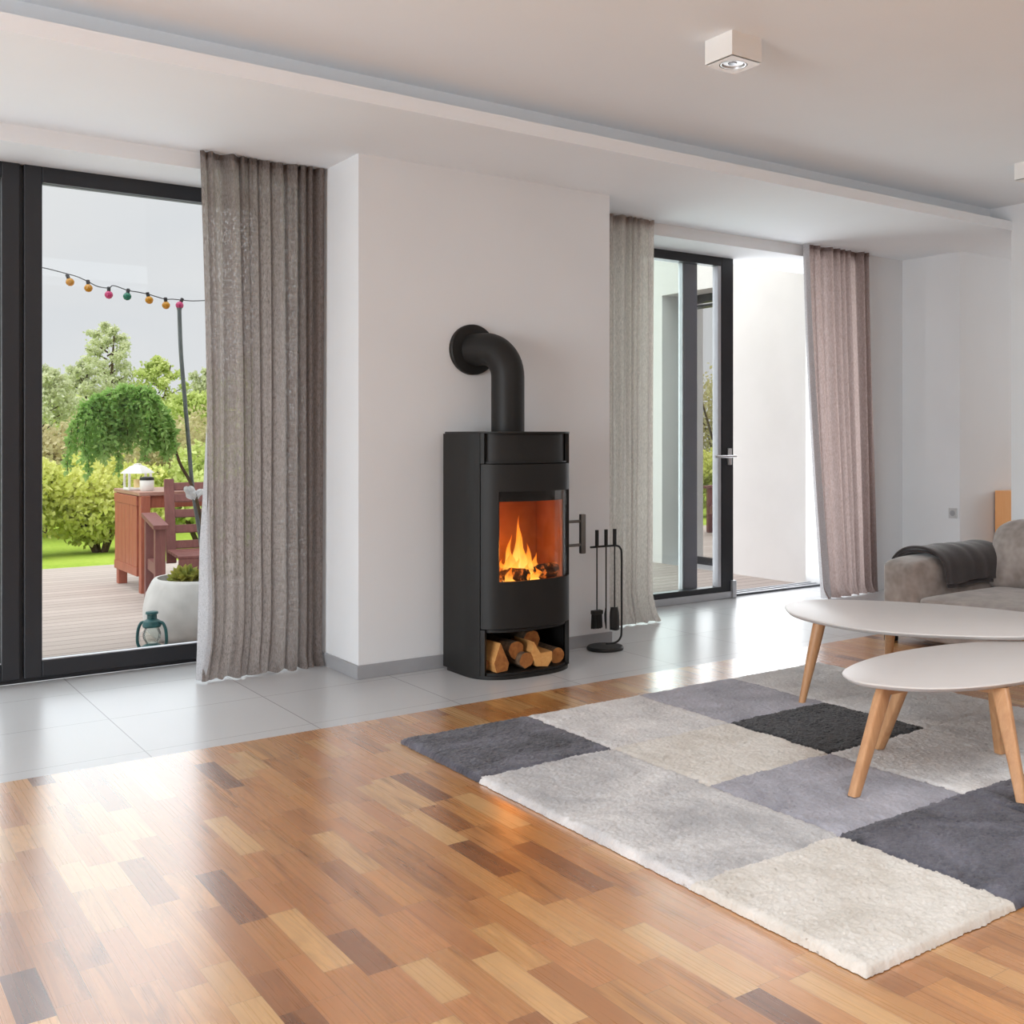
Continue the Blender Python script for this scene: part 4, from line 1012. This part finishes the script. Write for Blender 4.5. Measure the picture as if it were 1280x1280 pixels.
shr = [(1.6, 13.2, 1.7, 1.15, 'leaf_yellow', 'low yellow shrub at the left edge of the left window view'),
       (2.75, 13.5, 1.7, 1.0, 'leaf_yellow', 'low bright yellow green shrub behind the hanging larch'),
       (3.85, 13.4, 1.7, 1.05, 'leaf_lime', 'lime green shrub behind the white lantern'),
       (5.0, 13.6, 1.9, 1.2, 'leaf_lime', 'lime green shrub behind the armchair'),
       (6.3, 14.0, 2.0, 1.3, 'leaf_yellow', 'yellow shrub hidden mostly by the curtain'),
       (.2, 13.3, 1.7, 1.2, 'leaf_lime', 'lime shrub left of the garden view'),
       (2.6, 16.4, 2.6, 1.65, 'leaf_olive', 'tall olive brown bush behind the yellow shrubs at the left'),
       (4.6, 16.8, 2.6, 1.6, 'leaf_olive', 'tall olive brown bush behind the hanging larch'),
       (-.5, 15.4, 3.0, 2.8, 'leaf_olive', 'tall olive bush mirrored in the wing window')]
for i, (x, y, w_, h, mt, lab) in enumerate(shr): shrub(lab, x, y, w_, h, mt, 11000, 200+i*7, .048)
trs = [(3.6, 22.0, 2.35, 2.2, 'leaf_birch', 'low pale green tree at the far left behind the shrubs'),
       (5.05, 26.5, 2.75, 1.9, 'leaf_birch', 'slim pale birch left of the tallest one'),
       (5.75, 27.5, 3.7, 2.3, 'leaf_birch', 'tallest airy birch above the hanging larch'),
       (6.75, 27.0, 2.95, 2.2, 'leaf_lime', 'bright green birch to the right of the tallest one'),
       (7.55, 26.0, 2.65, 2.0, 'leaf_birch', 'pale birch next to the curtain edge'),
       (4.4, 24.0, 1.9, 2.4, 'leaf_lime', 'low leafy tree below the slim birch'),
       (8.6, 26.0, 3.1, 2.4, 'leaf_birch', 'pale birch behind the dark curtain'),
       (-3.2, 17.5, 3.3, 3., 'leaf_birch', 'pale tree mirrored in the wing window'),
       (-5.5, 19.0, 3.6, 3.2, 'leaf_olive', 'olive tree mirrored beside the pale tree'),
       (6.0, 21.5, 1.9, 2.6, 'leaf_lime', 'low light green tree behind the armchair')]
for i, (x, y, h, w_, mt, lab) in enumerate(trs): tree(lab, x, y, h, w_, mt, 7200, 300+i*11, .052)

# ------------------------------------------------------------------ world, lights, camera
wd = bpy.data.worlds.new('sky'); bpy.context.scene.world = wd; wd.use_nodes = True
nt = wd.node_tree; nt.nodes.clear()
o = nt.nodes.new('ShaderNodeOutputWorld'); bg = nt.nodes.new('ShaderNodeBackground'); tc = nt.nodes.new('ShaderNodeTexCoord')
mp = nt.nodes.new('ShaderNodeMapping'); mp.inputs['Scale'].default_value = (1, 1, 3.2)
nz = nt.nodes.new('ShaderNodeTexNoise'); nz.inputs['Scale'].default_value = 2.6; nz.inputs['Detail'].default_value = 6; nz.inputs['Distortion'].default_value = .5
rp = nt.nodes.new('ShaderNodeValToRGB'); rp.color_ramp.elements[0].position = .36; rp.color_ramp.elements[1].position = .66
rp.color_ramp.elements[0].color = (.76, .775, .81, 1); rp.color_ramp.elements[1].color = (.82, .82, .835, 1)
L = nt.links.new
L(tc.outputs['Generated'], mp.inputs[0]); L(mp.outputs[0], nz.inputs['Vector']); L(nz.outputs['Fac'], rp.inputs[0]); L(rp.outputs[0], bg.inputs[0]); L(bg.outputs[0], o.inputs[0])
bg.inputs[1].default_value = 1.0

def area(name, loc, rot, sx_, sy_, watts, col=(1, 1, 1), spread=PI):
    l = bpy.data.lights.new(name, 'AREA'); l.shape = 'RECTANGLE'; l.size = sx_; l.size_y = sy_; l.energy = watts; l.color = col; l.spread = spread
    o = bpy.data.objects.new(name, l); C.objects.link(o); o.location = loc; o.rotation_euler = rot; return o
sun = bpy.data.lights.new('overcast_sun', 'SUN'); sun.energy = 4.0; sun.angle = math.radians(100); sun.color = (1, .985, .96)
so = bpy.data.objects.new('overcast_sun', sun); C.objects.link(so); so.rotation_euler = (math.radians(2), math.radians(-24), 0)
# daylight entering by the left window and terrace door
area('daylight_left_window', (.60, 6.215, 1.27), (-PI/2, 0, 0), 2.9, 2.4, 40, (.86, .93, 1))
area('daylight_right_door', (5.2, 6.215, 1.27), (-PI/2, 0, 0), 2.6, 2.4, 61, (.92, .96, 1))
area('added_side_fill', (-4.7, 1.7, 1.15), (PI/2, 0, -PI/2), 4.1, 2.1, 275, (.88, .95, 1))  # added fill from the unseen left side, its window is made up
area('added_overhead_fill', (2.7, .35, Z1+.08), (0, 0, 0), 2.7, 1.8, 38, (.88, .95, 1))  # added downward fill over the rug, the roof window is made up
area('added_hall_fill', (9.75, 3.5, 1.6), (PI/2, 0, PI/2), 1.7, 1.4, 22, (1, .97, .94))  # added fill to brighten the hall, its window is made up
fl = bpy.data.lights.new('fire_glow', 'POINT'); fl.energy = 1.5; fl.color = (1, .30, .04); fl.shadow_soft_size = .05
fo = bpy.data.objects.new('fire_glow', fl); C.objects.link(fo); fo.location = (2.88, 4.80, .62)

cam = bpy.data.cameras.new('camera'); co = bpy.data.objects.new('camera', cam); C.objects.link(co)
cam.sensor_fit = 'HORIZONTAL'; cam.sensor_width = 36; cam.lens = 1365/1280*36
cam.shift_x = (640-800)/1280; cam.shift_y = (545-640)/1280
co.location = (0, 0, 1.2); co.rotation_euler = (PI/2, 0, -math.atan2(.61307, .79003)); cam.clip_start = .05; cam.clip_end = 300
sc = bpy.context.scene; sc.camera = co
sc.view_settings.view_transform = 'Standard'; sc.view_settings.look = 'None'; sc.view_settings.gamma = 1; sc.view_settings.exposure = 0.
sc.view_settings.use_curve_mapping = False
sc.cycles.use_denoising = True
try: sc.cycles.denoiser = 'OPENIMAGEDENOISE'
except Exception: pass
sc.cycles.max_bounces = 10; sc.cycles.diffuse_bounces = 6; sc.cycles.transparent_max_bounces = 16
sc.cycles.sample_clamp_indirect = 6; sc.cycles.caustics_reflective = False; sc.cycles.caustics_refractive = False
